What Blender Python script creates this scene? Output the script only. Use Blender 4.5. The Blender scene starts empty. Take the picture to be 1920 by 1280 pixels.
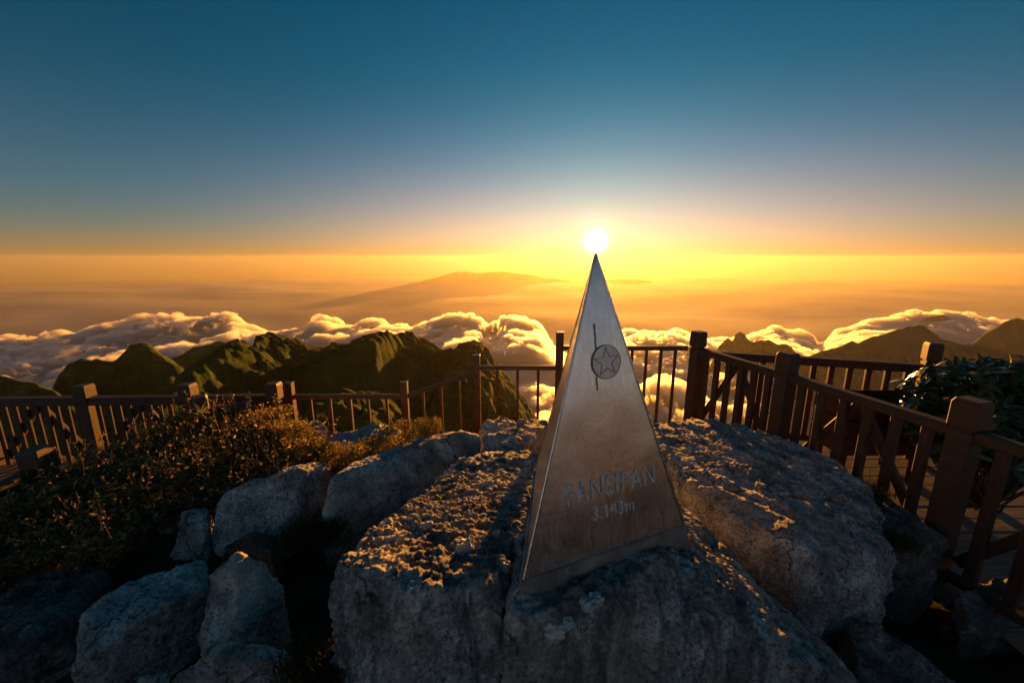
import bpy, bmesh, math, random
import numpy as np
from mathutils import Vector, Matrix
from mathutils.bvhtree import BVHTree

random.seed(7)
RNG = np.random.default_rng(7)
S = bpy.context.scene
COL = S.collection
R = math.radians

# ------------------------------------------------------------------ camera
F = 747.0 / 1920.0                     # focal length in picture widths (14 mm on 36 mm)
PITCH = math.atan2(156.0, 747.0)       # eye level lies 156 px above the picture's centre
cam_d = bpy.data.cameras.new('camera')
cam = bpy.data.objects.new('camera', cam_d)
COL.objects.link(cam)
cam_d.sensor_width = 36.0
cam_d.lens = 36.0 * F
cam_d.clip_start = 0.02
cam_d.clip_end = 400000.0
cam.location = (0, 0, 0)
cam.rotation_euler = (math.pi / 2 - PITCH, 0, 0)
S.camera = cam
S.render.resolution_x, S.render.resolution_y = 1024, 682

# ------------------------------------------------------------------ sky and sun
SUN_EL, SUN_AZ = R(2.25), R(11.55)       # azimuth to the right of +Y
SUN_DIR = Vector((math.sin(SUN_AZ) * math.cos(SUN_EL), math.cos(SUN_AZ) * math.cos(SUN_EL), math.sin(SUN_EL)))
w = bpy.data.worlds.new('World')
S.world = w
w.use_nodes = True
nt = w.node_tree
nt.nodes.clear()
N, L = nt.nodes.new, nt.links.new


def wmath(op, a, b=None, c=None):
    n = N('ShaderNodeMath'); n.operation = op
    for i, v in enumerate((a, b, c)):
        if v is None:
            continue
        if isinstance(v, (int, float)):
            n.inputs[i].default_value = v
        else:
            L(v, n.inputs[i])
    return n.outputs[0]


def wmix(fac, a, b, blend='MIX'):
    n = N('ShaderNodeMix'); n.data_type = 'RGBA'; n.blend_type = blend
    n.clamp_result = False
    for sock, v in ((n.inputs[0], fac), (n.inputs[6], a), (n.inputs[7], b)):
        if isinstance(v, (int, float)):
            sock.default_value = v
        elif isinstance(v, tuple):
            sock.default_value = v
        else:
            L(v, sock)
    return n.outputs[2]


tc = N('ShaderNodeTexCoord')
sep = N('ShaderNodeSeparateXYZ'); L(tc.outputs['Generated'], sep.inputs[0])
zc = wmath('MAXIMUM', sep.outputs[2], 0.004)
cmb = N('ShaderNodeCombineXYZ'); L(sep.outputs[0], cmb.inputs[0]); L(sep.outputs[1], cmb.inputs[1]); L(zc, cmb.inputs[2])
sky = N('ShaderNodeTexSky'); sky.sky_type = 'NISHITA'; sky.sun_disc = False
sky.sun_elevation = SUN_EL; sky.sun_rotation = SUN_AZ
sky.altitude = 3100; sky.air_density = 1.0; sky.dust_density = 1.5; sky.ozone_density = 3.0
L(cmb.outputs[0], sky.inputs[0])
# the sun's own disc and aureole
dot = N('ShaderNodeVectorMath'); dot.operation = 'DOT_PRODUCT'
L(tc.outputs['Generated'], dot.inputs[0]); dot.inputs[1].default_value = SUN_DIR
dpos = wmath('MAXIMUM', dot.outputs['Value'], 0.0)
g1 = wmath('MULTIPLY', wmath('POWER', dpos, 9000.0), 110.0)
g2 = wmath('MULTIPLY', wmath('POWER', dpos, 1100.0), 6.0)
g3 = wmath('MULTIPLY', wmath('POWER', dpos, 60.0), .35)


def wscale(col, f):
    n = N('ShaderNodeVectorMath'); n.operation = 'SCALE'
    n.inputs[0].default_value = col; L(f, n.inputs['Scale'])
    return n.outputs[0]


def wadd(a, b):
    n = N('ShaderNodeVectorMath'); n.operation = 'ADD'; L(a, n.inputs[0]); L(b, n.inputs[1]); return n.outputs[0]


# dust bands that hang along the whole horizon, amber below and rose above, strongest towards the sun
el = wmath('ARCSINE', zc)
towards = wmath('POWER', wmath('MULTIPLY_ADD', dot.outputs['Value'], .5, .5), 11.0)


def band(scale, power, low, high):
    f = wmath('POWER', 2.718, wmath('MULTIPLY', wmath('POWER', wmath('MULTIPLY', el, 1.0 / R(scale)), power), -1.0))
    return wmath('MULTIPLY', f, wmath('MULTIPLY_ADD', towards, high - low, low))


amber = wscale((1.0, .38, .06), band(2.6, 1.3, 2.9, 1.0))
rose = wscale((1.0, .325, .10), band(8.0, 1.5, .15, 12.0))
# the rosy belt that stands opposite a low sun
belt = wmath('POWER', 2.718, wmath('MULTIPLY', wmath('POWER', wmath('MULTIPLY', wmath('SUBTRACT', el, R(5)), 1 / R(10)), 2.0), -1.0))
beltf = wmath('MULTIPLY', wmath('MULTIPLY', belt, wmath('POWER', wmath('MULTIPLY_ADD', dot.outputs['Value'], -.5, .5), 2.0)), 5.5)
glow = wadd(wadd(wscale((1, .93, .72), g1), wscale((1, .68, .32), g2)), wscale((1, .58, .40), g3))
clear = wmath('MULTIPLY_ADD', wmath('POWER', 2.718, wmath('MULTIPLY', el, -1.0 / R(5.0))), -.75, 1.0)
clear = wmath('MULTIPLY', clear, wmath('MULTIPLY_ADD', towards, .45, .70))
tn = N('ShaderNodeVectorMath'); tn.operation = 'SCALE'
L(wmix(1.0, sky.outputs[0], (.0, 1.2, 1.0, 1), 'MULTIPLY'), tn.inputs[0]); L(clear, tn.inputs['Scale'])
tint = tn.outputs[0]
tot = wadd(wadd(tint, wadd(amber, rose)), wscale((.92, .76, .74), beltf))
ext = N('ShaderNodeVectorMath'); ext.operation = 'SCALE'; L(tot, ext.inputs[0])
L(wmath('MULTIPLY_ADD', wmath('POWER', 2.718, wmath('MULTIPLY', el, -1.0 / R(.9))), -.25, 1.0), ext.inputs['Scale'])
# below eye level the far air grows denser and dimmer
dn = wmath('MULTIPLY', wmath('MAXIMUM', wmath('MULTIPLY', sep.outputs[2], -1.0), 0.0), 1 / math.sin(R(2.5)))
ex2 = N('ShaderNodeVectorMath'); ex2.operation = 'SCALE'; L(ext.outputs[0], ex2.inputs[0])
L(wmath('MULTIPLY_ADD', wmath('MINIMUM', dn, 1.0), -.72, 1.0), ex2.inputs['Scale'])
tot = wadd(ex2.outputs[0], glow)
lv = N('ShaderNodeVectorMath'); lv.operation = 'SCALE'; L(tot, lv.inputs[0]); lv.inputs['Scale'].default_value = .80
tot = lv.outputs[0]
bg = N('ShaderNodeBackground'); L(tot, bg.inputs[0]); bg.inputs[1].default_value = 0.05
out = N('ShaderNodeOutputWorld'); L(bg.outputs[0], out.inputs[0])

sun_d = bpy.data.lights.new('sun', 'SUN')
sun_d.energy = 5.0; sun_d.angle = R(0.53); sun_d.color = (1.0, 0.39, 0.055)
sun = bpy.data.objects.new('sun', sun_d); COL.objects.link(sun)
sun.rotation_euler = SUN_DIR.to_track_quat('Z', 'Y').to_euler()

S.view_settings.view_transform = 'Standard'
S.view_settings.look = 'None'
S.view_settings.exposure = 1.6
S.view_settings.gamma = 1.0
S.view_settings.use_curve_mapping = False
S.cycles.volume_bounces = 4
S.cycles.max_bounces = 6
S.cycles.diffuse_bounces = 3
S.cycles.glossy_bounces = 3
S.cycles.use_denoising = True


# ------------------------------------------------------------------ picture -> place helpers
cP, sP = math.cos(PITCH), math.sin(PITCH)


def ray(u, v):
    x, y = (u - 960) / 747.0, -(v - 640) / 747.0
    return Vector((x, cP + y * sP, -sP + y * cP))


def W(u, v, Y):
    """the place seen at pixel u, v that lies Y metres ahead"""
    d = ray(u, v)
    return d * (Y / d.y)


# ------------------------------------------------------------------ noise (vectorised)
def _h(ix, iy, iz, s):
    n = (ix.astype(np.int64) * 374761393 + iy.astype(np.int64) * 668265263 + iz.astype(np.int64) * 2147483647 + s * 1274126177) & 0xffffffff
    n = ((n ^ (n >> 13)) * 1274126177) & 0xffffffff
    n = ((n ^ (n >> 16)) * 2246822519) & 0xffffffff
    return (n ^ (n >> 15)) & 0xffffffff


def vnoise(p, s=0):
    """smooth gradient noise of an (n,3) array, about -1..1"""
    i = np.floor(p); f = p - i; i = i.astype(np.int64)
    u = f * f * f * (f * (f * 6 - 15) + 10)
    out = np.zeros(len(p))
    for dx in (0, 1):
        wx = u[:, 0] if dx else 1 - u[:, 0]
        for dy in (0, 1):
            wy = u[:, 1] if dy else 1 - u[:, 1]
            for dz in (0, 1):
                wz = u[:, 2] if dz else 1 - u[:, 2]
                h = _h(i[:, 0] + dx, i[:, 1] + dy, i[:, 2] + dz, s)
                gx = (h & 1023) / 511.5 - 1; gy = ((h >> 10) & 1023) / 511.5 - 1; gz = ((h >> 20) & 1023) / 511.5 - 1
                out += wx * wy * wz * (gx * (f[:, 0] - dx) + gy * (f[:, 1] - dy) + gz * (f[:, 2] - dz))
    return out * 1.3


def fbm(p, octs=4, s=0, gain=.5, lac=2.03):
    a, t = 1.0, 0.0
    for k in range(octs):
        t = t + a * vnoise(p, s + k * 17)
        p = p * lac + 11.3; a *= gain
    return t


def ridged(p, octs=4, s=0, gain=.5):
    a, t, n = 1.0, 0.0, 0.0
    for k in range(octs):
        t = t + a * (1 - np.abs(vnoise(p, s + k * 17)) * 1.6); n += a
        p = p * 2.07 + 5.7; a *= gain
    return t / n


def worley2(x, y, s=0):
    """distance to the nearest jittered cell point, and that cell's random number"""
    ix, iy = np.floor(x).astype(np.int64), np.floor(y).astype(np.int64)
    best = np.full(x.shape, 9.0); rid = np.zeros(x.shape)
    for dx in (-1, 0, 1):
        for dy in (-1, 0, 1):
            h = _h(ix + dx, iy + dy, ix * 0, s)
            px = ix + dx + (h & 1023) / 1023.0; py = iy + dy + ((h >> 10) & 1023) / 1023.0
            d = np.hypot(px - x, py - y)
            m = d < best
            best = np.where(m, d, best); rid = np.where(m, ((h >> 20) & 1023) / 1023.0, rid)
    return best, rid


# ------------------------------------------------------------------ mesh helpers
def mesh_np(name, v, faces, smooth=True, colors=None):
    """v (n,3); faces (m,k) int array"""
    me = bpy.data.meshes.new(name)
    v = np.asarray(v, np.float32); faces = np.asarray(faces, np.int32)
    m, k = faces.shape
    me.vertices.add(len(v)); me.vertices.foreach_set('co', v.ravel())
    me.loops.add(m * k); me.loops.foreach_set('vertex_index', faces.ravel())
    me.polygons.add(m)
    me.polygons.foreach_set('loop_start', np.arange(0, m * k, k, dtype=np.int32))
    me.polygons.foreach_set('use_smooth', np.full(m, smooth, dtype=bool))
    me.update(calc_edges=True)
    if colors is not None:
        ca = me.color_attributes.new('Col', 'FLOAT_COLOR', 'POINT')
        c = np.ones((len(v), 4), np.float32); c[:, :3] = colors
        ca.data.foreach_set('color', c.ravel())
    return me


def link(name, me, mat=None, parent=None, loc=None):
    o = bpy.data.objects.new(name, me)
    COL.objects.link(o)
    if mat is not None and me is not None and len(me.materials) == 0:
        me.materials.append(mat)
    if parent is not None:
        o.parent = parent
    if loc is not None:
        o.location = loc
    return o


def tag(o, label=None, cat=None, group=None, kind=None):
    if label: o['label'] = label
    if cat: o['category'] = cat
    if group: o['group'] = group
    if kind: o['kind'] = kind
    return o


def thing(name, loc, label, cat, group=None):
    o = bpy.data.objects.new(name, None)
    COL.objects.link(o); o.location = loc; o.empty_display_size = .1
    return tag(o, label, cat, group)


def grid_faces(nx, ny):
    a = np.arange(nx * ny).reshape(ny, nx)
    return np.stack([a[:-1, :-1].ravel(), a[:-1, 1:].ravel(), a[1:, 1:].ravel(), a[1:, :-1].ravel()], 1)


def grid_normals(P):
    """normals of a (ny,nx,3) grid, pointing up"""
    du = np.gradient(P, axis=1); dv = np.gradient(P, axis=0)
    n = np.cross(du, dv)
    n /= np.linalg.norm(n, axis=2, keepdims=True) + 1e-12
    n[n[:, :, 2] < 0] *= -1
    return n


def beam_mesh(name, length, wd, ht, ch=.006):
    """a chamfered bar along +X from 0 to length; wd across Y, ht across Z"""
    a, b = wd / 2, ht / 2
    sec = [(-a + ch, -b), (a - ch, -b), (a, -b + ch), (a, b - ch), (a - ch, b), (-a + ch, b), (-a, b - ch), (-a, -b + ch)]
    v = [(x, y, z) for x in (0, length) for y, z in sec]
    f = [(i, (i + 1) % 8, 8 + (i + 1) % 8, 8 + i) for i in range(8)]
    me = bpy.data.meshes.new(name)
    me.from_pydata(v, [], [tuple(q) for q in f] + [tuple(range(7, -1, -1)), tuple(range(8, 16))])
    me.update()
    return me


def beam(name, p0, p1, wd, ht, mat, parent, me=None, ch=.006):
    """bar from p0 to p1 in the parent's space, its height kept upright"""
    p0, p1 = Vector(p0), Vector(p1)
    d = p1 - p0
    if me is None:
        me = beam_mesh(name, d.length, wd, ht, ch)
    o = link(name, me, mat, parent)
    x = d.normalized()
    up = Vector((0, 0, 1))
    if abs(x.z) > .98:
        up = Vector((0, 1, 0))
    y = up.cross(x).normalized(); z = x.cross(y)
    M = Matrix((x, y, z)).transposed().to_4x4(); M.translation = p0
    o.matrix_local = M
    return o


def stack_mesh(name, prof, ch=.12):
    """square column from (z, half width) pairs with chamfered corners"""
    v, f = [], []
    for z, h in prof:
        c = h * ch
        v += [(-h + c, -h, z), (h - c, -h, z), (h, -h + c, z), (h, h - c, z), (h - c, h, z), (-h + c, h, z), (-h, h - c, z), (-h, -h + c, z)]
    n = len(prof)
    for k in range(n - 1):
        for i in range(8):
            j = (i + 1) % 8
            f.append((k * 8 + i, k * 8 + j, k * 8 + 8 + j, k * 8 + 8 + i))
    f.append(tuple(range(7, -1, -1))); f.append(tuple(range(n * 8 - 8, n * 8)))
    me = bpy.data.meshes.new(name); me.from_pydata(v, [], f); me.update()
    return me


# ------------------------------------------------------------------ materials
class Mat:
    def __init__(s, name):
        s.m = bpy.data.materials.new(name); s.m.use_nodes = True
        s.t = s.m.node_tree; s.b = s.t.nodes['Principled BSDF']; s.out = s.t.nodes['Material Output']

    def n(s, typ, **kw):
        o = s.t.nodes.new(typ)
        for k, v in kw.items():
            setattr(o, k, v)
        return o

    def l(s, a, b):
        s.t.links.new(a, b)

    def coord(s, what='Object', scale=(1, 1, 1)):
        t = s.n('ShaderNodeTexCoord'); m = s.n('ShaderNodeMapping')
        oi = s.n('ShaderNodeObjectInfo'); mu = s.n('ShaderNodeMath', operation='MULTIPLY'); mu.inputs[1].default_value = 37.0
        s.l(oi.outputs['Random'], mu.inputs[0]); s.l(mu.outputs[0], m.inputs['Location'])
        s.l(t.outputs[what], m.inputs[0]); m.inputs['Scale'].default_value = scale
        return m.outputs[0]

    def noise(s, co, scale, detail=6, rough=.6, dist=0.0, out='Fac'):
        o = s.n('ShaderNodeTexNoise'); s.l(co, o.inputs['Vector'])
        o.inputs['Scale'].default_value = scale; o.inputs['Detail'].default_value = detail
        o.inputs['Roughness'].default_value = rough; o.inputs['Distortion'].default_value = dist
        return o.outputs[out]

    def ramp(s, fac, stops):
        o = s.n('ShaderNodeValToRGB'); s.l(fac, o.inputs[0])
        e = o.color_ramp.elements
        while len(e) > 1:
            e.remove(e[-1])
        e[0].position, e[0].color = stops[0][0], (*stops[0][1], 1) if len(stops[0][1]) == 3 else stops[0][1]
        for p, c in stops[1:]:
            q = e.new(p); q.color = (*c, 1)
        return o.outputs[0]

    def mix(s, fac, a, b, blend='MIX'):
        o = s.n('ShaderNodeMix', data_type='RGBA', blend_type=blend)
        for sock, v in ((o.inputs[0], fac), (o.inputs[6], a), (o.inputs[7], b)):
            if isinstance(v, (int, float)): sock.default_value = v
            elif isinstance(v, tuple): sock.default_value = (*v, 1) if len(v) == 3 else v
            else: s.l(v, sock)
        return o.outputs[2]

    def bump(s, h, strength, dist, prev=None):
        o = s.n('ShaderNodeBump'); s.l(h, o.inputs['Height'])
        o.inputs['Strength'].default_value = strength; o.inputs['Distance'].default_value = dist
        if prev is not None: s.l(prev, o.inputs['Normal'])
        return o.outputs[0]

    def set(s, color=None, rough=None, normal=None, **kw):
        for key, v in (('Base Color', color), ('Roughness', rough), ('Normal', normal), *kw.items()):
            if v is None: continue
            sock = s.b.inputs[key.replace('_', ' ')]
            if isinstance(v, (int, float)): sock.default_value = v
            elif isinstance(v, tuple): sock.default_value = (*v, 1) if len(v) == 3 and key == 'Base Color' else v
            else: s.l(v, sock)
        return s.m


G3 = lambda g: (g, g, g)


def mat_rock(name, lo, mid, hi, warm=(.30, .25, .2), streak=0.0):
    m = Mat(name); co = m.coord('Object')
    big = m.noise(co, 2.2, 5, .62, .4); med = m.noise(co, 11, 8, .7, .2); fine = m.noise(co, 75, 6, .75)
    st = m.noise(m.coord('Object', (9, 9, 1.1)), 2.0, 6, .65, .6)
    base = m.ramp(med, [(.28, lo), (.48, mid), (.70, hi)])
    spk = m.ramp(fine, [(.36, G3(.12)), (.48, G3(.95)), (.65, G3(1.5))])
    c = m.mix(1.0, base, spk, 'MULTIPLY')
    c = m.mix(m.ramp(big, [(.45, G3(0)), (.68, G3(.6))]), c, warm)
    pat = m.noise(co, 4.5, 6, .65, .8)
    c = m.mix(1.0, c, m.ramp(pat, [(.32, G3(.42)), (.5, G3(1.1)), (.66, G3(1.75))]), 'MULTIPLY')
    c = m.mix(m.ramp(st, [(.38, G3(.8)), (.52, G3(0))]) if streak else 0.0, c, (.10, .10, .10))
    vor = m.n('ShaderNodeTexVoronoi', feature='DISTANCE_TO_EDGE'); m.l(co, vor.inputs['Vector']); vor.inputs['Scale'].default_value = 3.3
    wv = m.noise(co, 3.0, 4, .6, 0, 'Color'); wm = m.mix(.35, co, wv, 'ADD')
    m.l(wm, vor.inputs['Vector']); vor.inputs['Scale'].default_value = 2.3
    ck = m.ramp(vor.outputs['Distance'], [(.0, G3(0)), (.012, G3(1))])
    keep = m.ramp(m.noise(co, 1.7, 2, .5), [(.50, G3(1)), (.56, G3(0))])
    ck = m.mix(1.0, ck, keep, 'LIGHTEN')
    c = m.mix(1.0, c, m.mix(.75, (1, 1, 1), ck, 'MULTIPLY'), 'MULTIPLY')
    lich = m.noise(co, 24, 4, .7)
    c = m.mix(m.ramp(lich, [(.62, G3(0)), (.70, G3(.55))]), c, (.5, .5, .47))
    nrm = m.bump(ck, .6, .02, m.bump(med, .75, .04))
    nrm = m.bump(fine, .8, .010, nrm)
    return m.set(c, .88, nrm, Specular_IOR_Level=.25)


M = {}
M['rock'] = mat_rock('granite', (.12, .12, .12), (.40, .39, .38), (.56, .55, .53), (.38, .32, .26))
M['rock_shade_tone'] = mat_rock('granite_shade_tone', (.04, .04, .045), (.13, .13, .13), (.26, .26, .255), (.14, .12, .10))  # darker granite copy; the shade at lower right is put into its colour
M['rock_streak'] = mat_rock('granite_streaked', (.11, .11, .11), (.38, .37, .36), (.56, .55, .53), (.36, .30, .25), 1.0)
M['rock_red'] = mat_rock('granite_rusty', (.08, .05, .04), (.2, .12, .09), (.32, .22, .16), (.22, .12, .08))


def mat_wood(name, dark, light):
    m = Mat(name); co = m.coord('Object', (1.2, 22, 22))
    g = m.noise(co, 3, 6, .65, .8); g2 = m.noise(m.coord('Object'), 7, 5, .6)
    c = m.ramp(g, [(.3, dark), (.7, light)])
    c = m.mix(m.ramp(g2, [(.45, G3(0)), (.75, G3(.55))]), c, (.09, .06, .045))
    return m.set(c, .62, m.bump(g, .35, .004), Specular_IOR_Level=.35)


M['wood'] = mat_wood('brown_painted_wood', (.036, .018, .012), (.080, .040, .024))
M['wood_post'] = mat_wood('brown_post_wood', (.044, .023, .015), (.095, .050, .030))
M['plank'] = mat_wood('deck_wood', (.15, .09, .06), (.30, .19, .125))
M['plank_grey'] = mat_wood('grey_deck_wood', (.16, .14, .125), (.32, .29, .26))
m = Mat('brown_painted_steel'); co = m.coord()
M['pipe'] = m.set(m.ramp(m.noise(co, 14, 5), [(.35, (.045, .018, .011)), (.65, (.09, .037, .02))]), .48, m.bump(m.noise(co, 60, 4), .2, .002))

# ------------------------------------------------------------------ far ground and mountains
m = Mat('valley_mist_tone'); co = m.coord('Object', (.00012, .00035, .0003))
c = m.ramp(m.noise(co, 1.0, 7, .6, .6), [(.35, (.24, .23, .22)), (.6, (.36, .35, .33)), (.75, (.52, .51, .49))])  # pale haze lying over the floor is put into this ground colour
M['valley_mist'] = m.set(c, 1.0)
az = np.radians(np.linspace(-180, 180, 361)[:-1]); rr = np.concatenate([[10], np.geomspace(300, 34500, 60)])
A, RR = np.meshgrid(az, rr)
V = np.stack([RR * np.sin(A), RR * np.cos(A), 0 * A], 2)
V[:, :, 2] = -1500 + 90 * fbm((V * .00022).reshape(-1, 3), 4, 3).reshape(A.shape)
f = grid_faces(360, 61)
wrap = np.arange(60) * 360
f = np.concatenate([f, np.stack([wrap + 359, wrap, wrap + 360, wrap + 719], 1)])
tag(link('ground', mesh_np('ground', V.reshape(-1, 3), f[:, ::-1]), M['valley_mist']), kind='structure')

m = Mat('forested_slope'); co = m.coord('Object')
n1 = m.noise(co, .018, 8, .65); n2 = m.noise(co, .16, 6, .7)
c = m.ramp(n1, [(.35, (.030, .060, .014)), (.52, (.070, .105, .025)), (.7, (.16, .17, .05))])
c = m.mix(1.0, c, m.ramp(n2, [(.3, G3(.5)), (.7, G3(1.4))]), 'MULTIPLY')
M['forest'] = m.set(c, .95, m.bump(n2, 1.0, 9), Specular_IOR_Level=.05)
m = Mat('far_slope'); co = m.coord('Object')
n1 = m.noise(co, .004, 8, .65)
M['far_forest'] = m.set(m.ramp(n1, [(.3, (.03, .06, .045)), (.7, (.07, .105, .075))]), 1.0, m.bump(n1, .8, 60), Specular_IOR_Level=.05)


def mountain(name, label, sky_pts, Y0, depth, base, nx, ny, mat, spur=.0, lump=0.0, lumps=18.0, seed=0, skew=0.0, pw=1.15, back=None):
    """a ridge whose crest shows along sky_pts, Y0 metres ahead, falling away in front and behind"""
    pts = [W(u, v, Y0) for u, v in sky_pts]
    xs = np.array([p.x for p in pts]); zs = np.array([p.z for p in pts])
    wd = xs[-1] - xs[0]
    x = np.linspace(xs[0] - .02 * wd, xs[-1] + .02 * wd, nx)
    t = np.linspace(-1, 1, ny)
    X, T = np.meshgrid(x, t)
    back = depth if back is None else back
    Yv = Y0 + np.where(T < 0, T * depth, T * back)
    q = np.stack([X.ravel() / depth, Yv.ravel() / depth, 0 * X.ravel() + seed], 1)
    wob = fbm(q * 1.5, 3, seed).reshape(X.shape) * .22 * depth
    # spurs run down from the crest: move the crest line sideways the farther down the slope
    Xs = X + (wob + skew * np.abs(T) * depth) * np.minimum(1, np.abs(T) * 2)
    H = np.interp(Xs, xs, zs) - base
    prof = 1 - np.abs(T) ** pw
    rid = ridged(np.stack([Xs.ravel() / (depth * .42), Yv.ravel() / (depth * 1.1), 0 * q[:, 2] + seed * 1.7], 1), 4, seed + 5).reshape(X.shape)
    env = np.clip(np.abs(T) * 3.0, 0, 1) * np.clip((1 - np.abs(T)) * 3, 0, 1)
    rid_b = ridged(np.stack([Xs.ravel() / (depth * .17), Yv.ravel() / (depth * .55), 0 * q[:, 2] + seed * 2.9], 1), 3, seed + 8).reshape(X.shape)
    Z = base - 30 + (np.maximum(H, 0) + 30) * prof + (spur * (rid - .55) + spur * .38 * (rid_b - .6)) * env
    # no spur may stand taller against the sky than the crest itself
    lim = Yv * np.interp(X / Yv, xs / Y0, zs / Y0)
    lim = lim - lump * .45
    sft = depth * .02
    Z = np.minimum(Z, lim) - sft * np.exp(-np.abs(Z - lim) / sft) * .5
    if lump:
        d, rid2 = worley2(X.ravel() / lumps, Yv.ravel() / lumps, seed)
        d2, r3 = worley2(X.ravel() / lumps * 2.7 + 3.3, Yv.ravel() / lumps * 2.7, seed + 1)
        Z += (lump * (np.sqrt(np.clip(1 - d * d, 0, 1)) - .6) * (.5 + rid2) + lump * .45 * (np.sqrt(np.clip(1 - d2 * d2, 0, 1)) - .6)).reshape(X.shape)
    loc = Vector((xs.mean(), Y0, base))
    V = np.stack([X - loc.x, Yv - loc.y, Z - loc.z], 2)
    o = link(name, mesh_np(name, V.reshape(-1, 3), grid_faces(nx, ny)), mat, loc=loc)
    return tag(o, label, None, None, 'structure')


mountain('mountain_ridge', 'long forested ridge of rounded knolls behind the thin metal fence',
         [(400, 860), (470, 668), (480, 632), (500, 625), (533, 630), (560, 640), (583, 653), (607, 655), (621, 645), (640, 648), (656, 648), (661, 640), (680, 633), (712, 625), (727, 624),
          (738, 630), (749, 625), (773, 624), (781, 633), (797, 636), (818, 642), (831, 652), (839, 648), (852, 656), (863, 645), (887, 640), (903, 642),
          (916, 653), (927, 674), (945, 701), (967, 725), (977, 741), (998, 772), (1030, 830), (1060, 900)], 680, 480, -420, 520, 420, M['forest'],
         spur=230, lump=18, lumps=19, seed=3, skew=.25, pw=1.8, back=300)
mountain('mountain_spur', 'steep green foothill with sunlit right flank in front of the long ridge',
         [(255, 900), (300, 760), (330, 713), (350, 693), (393, 667), (425, 645), (447, 637), (470, 648), (500, 664), (540, 692), (575, 725), (605, 752), (650, 800), (720, 880)],
         560, 400, -330, 330, 330, M['forest'], spur=160, lump=13, lumps=13, seed=11, skew=.1, pw=2.4, back=200)
mountain('mountain_knoll', 'low dark knoll just below the thin metal fence',
         [(520, 900), (560, 800), (585, 752), (610, 742), (640, 728), (670, 738), (700, 735), (730, 748), (770, 790), (830, 860), (900, 930)],
         340, 190, -240, 240, 190, M['forest'], spur=60, lump=9, lumps=9, seed=23, pw=2.0, back=120)
mountain('mountain_peak', 'dark bell-shaped peak with shoulder left of the forested ridge',
         [(40, 860), (80, 770), (100, 727), (110, 703), (127, 683), (150, 673), (180, 673), (200, 677), (213, 677), (230, 663), (247, 645), (263, 641), (277, 642), (287, 650),
          (300, 660), (320, 673), (343, 690), (365, 712), (400, 760), (450, 840)], 880, 400, -640, 340, 260, M['forest'], spur=140, lump=12, lumps=20, seed=31, pw=1.3, back=300)
mountain('mountain_far_ridge', 'grey hump showing between the bell-shaped peak and the ridge',
         [(280, 760), (300, 690), (317, 672), (333, 667), (363, 648), (383, 647), (413, 637), (425, 642), (445, 660), (480, 720), (520, 800)], 1250, 340, -860, 200, 120, M['forest'],
         spur=60, lump=9, lumps=26, seed=37)
mountain('mountain_shoulder', 'dark shoulder of a hill at the left edge above the fence',
         [(-260, 760), (-120, 715), (-40, 700), (0, 703), (10, 703), (40, 713), (70, 715), (77, 723), (100, 730), (130, 752), (170, 800), (220, 900)], 640, 250, -640, 260, 160, M['forest'],
         spur=50, lump=6, lumps=15, seed=41)
mountain('mountain_range', 'broad hazy mountain with two-stepped crest behind the right-hand fence',
         [(1440, 740), (1480, 695), (1510, 670), (1539, 658), (1574, 649), (1597, 637), (1610, 642), (1636, 629), (1655, 626), (1684, 616), (1704, 611), (1723, 607), (1736, 611), (1752, 624),
          (1765, 636), (1784, 637), (1807, 645), (1826, 642), (1842, 647), (1865, 652), (1897, 658), (1920, 668), (1990, 690), (2100, 760)], 2000, 800, -950, 460, 300, M['far_forest'],
         spur=200, lump=12, lumps=34, seed=51, skew=-.2)
mountain('mountain_summit', 'hazy pointed summit cut by the right edge of the view',
         [(1760, 700), (1800, 660), (1830, 639), (1849, 623), (1868, 613), (1888, 600), (1910, 594), (1920, 598), (1950, 612), (2000, 640), (2100, 700)], 2700, 900, -950, 300, 200, M['far_forest'],
         spur=160, lump=12, lumps=45, seed=57)
mountain('mountain_islet', 'sliver of dark summit breaking through the clouds at upper right',
         [(1690, 625), (1723, 602), (1749, 592), (1768, 590), (1781, 594), (1800, 612), (1830, 640)], 4150, 300, -1000, 120, 70, M['far_forest'], spur=60, seed=61)
mountain('mountain_horn', 'small rocky horn poking out of clouds above the corner fence post',
         [(1330, 690), (1348, 648), (1365, 632), (1374, 639), (1379, 626), (1387, 621), (1397, 626), (1403, 637), (1413, 641), (1427, 637), (1442, 636), (1458, 645), (1474, 644), (1484, 650), (1500, 672), (1530, 720)],
         2700, 300, -950, 240, 120, M['far_forest'], spur=70, lump=10, lumps=35, seed=67)
mountain('mountain_chain', 'faint flat-topped mountain chain far off below the sun',
         [(765, 536), (784, 529), (829, 517), (853, 510), (874, 509), (898, 512), (915, 510), (939, 509), (960, 511), (1001, 516), (1022, 521), (1087, 528), (1156, 524), (1190, 523), (1221, 527), (1245, 536)],
         27000, 1700, -1500, 300, 80, M['far_forest'], spur=160, lump=40, lumps=600, seed=71)

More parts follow.
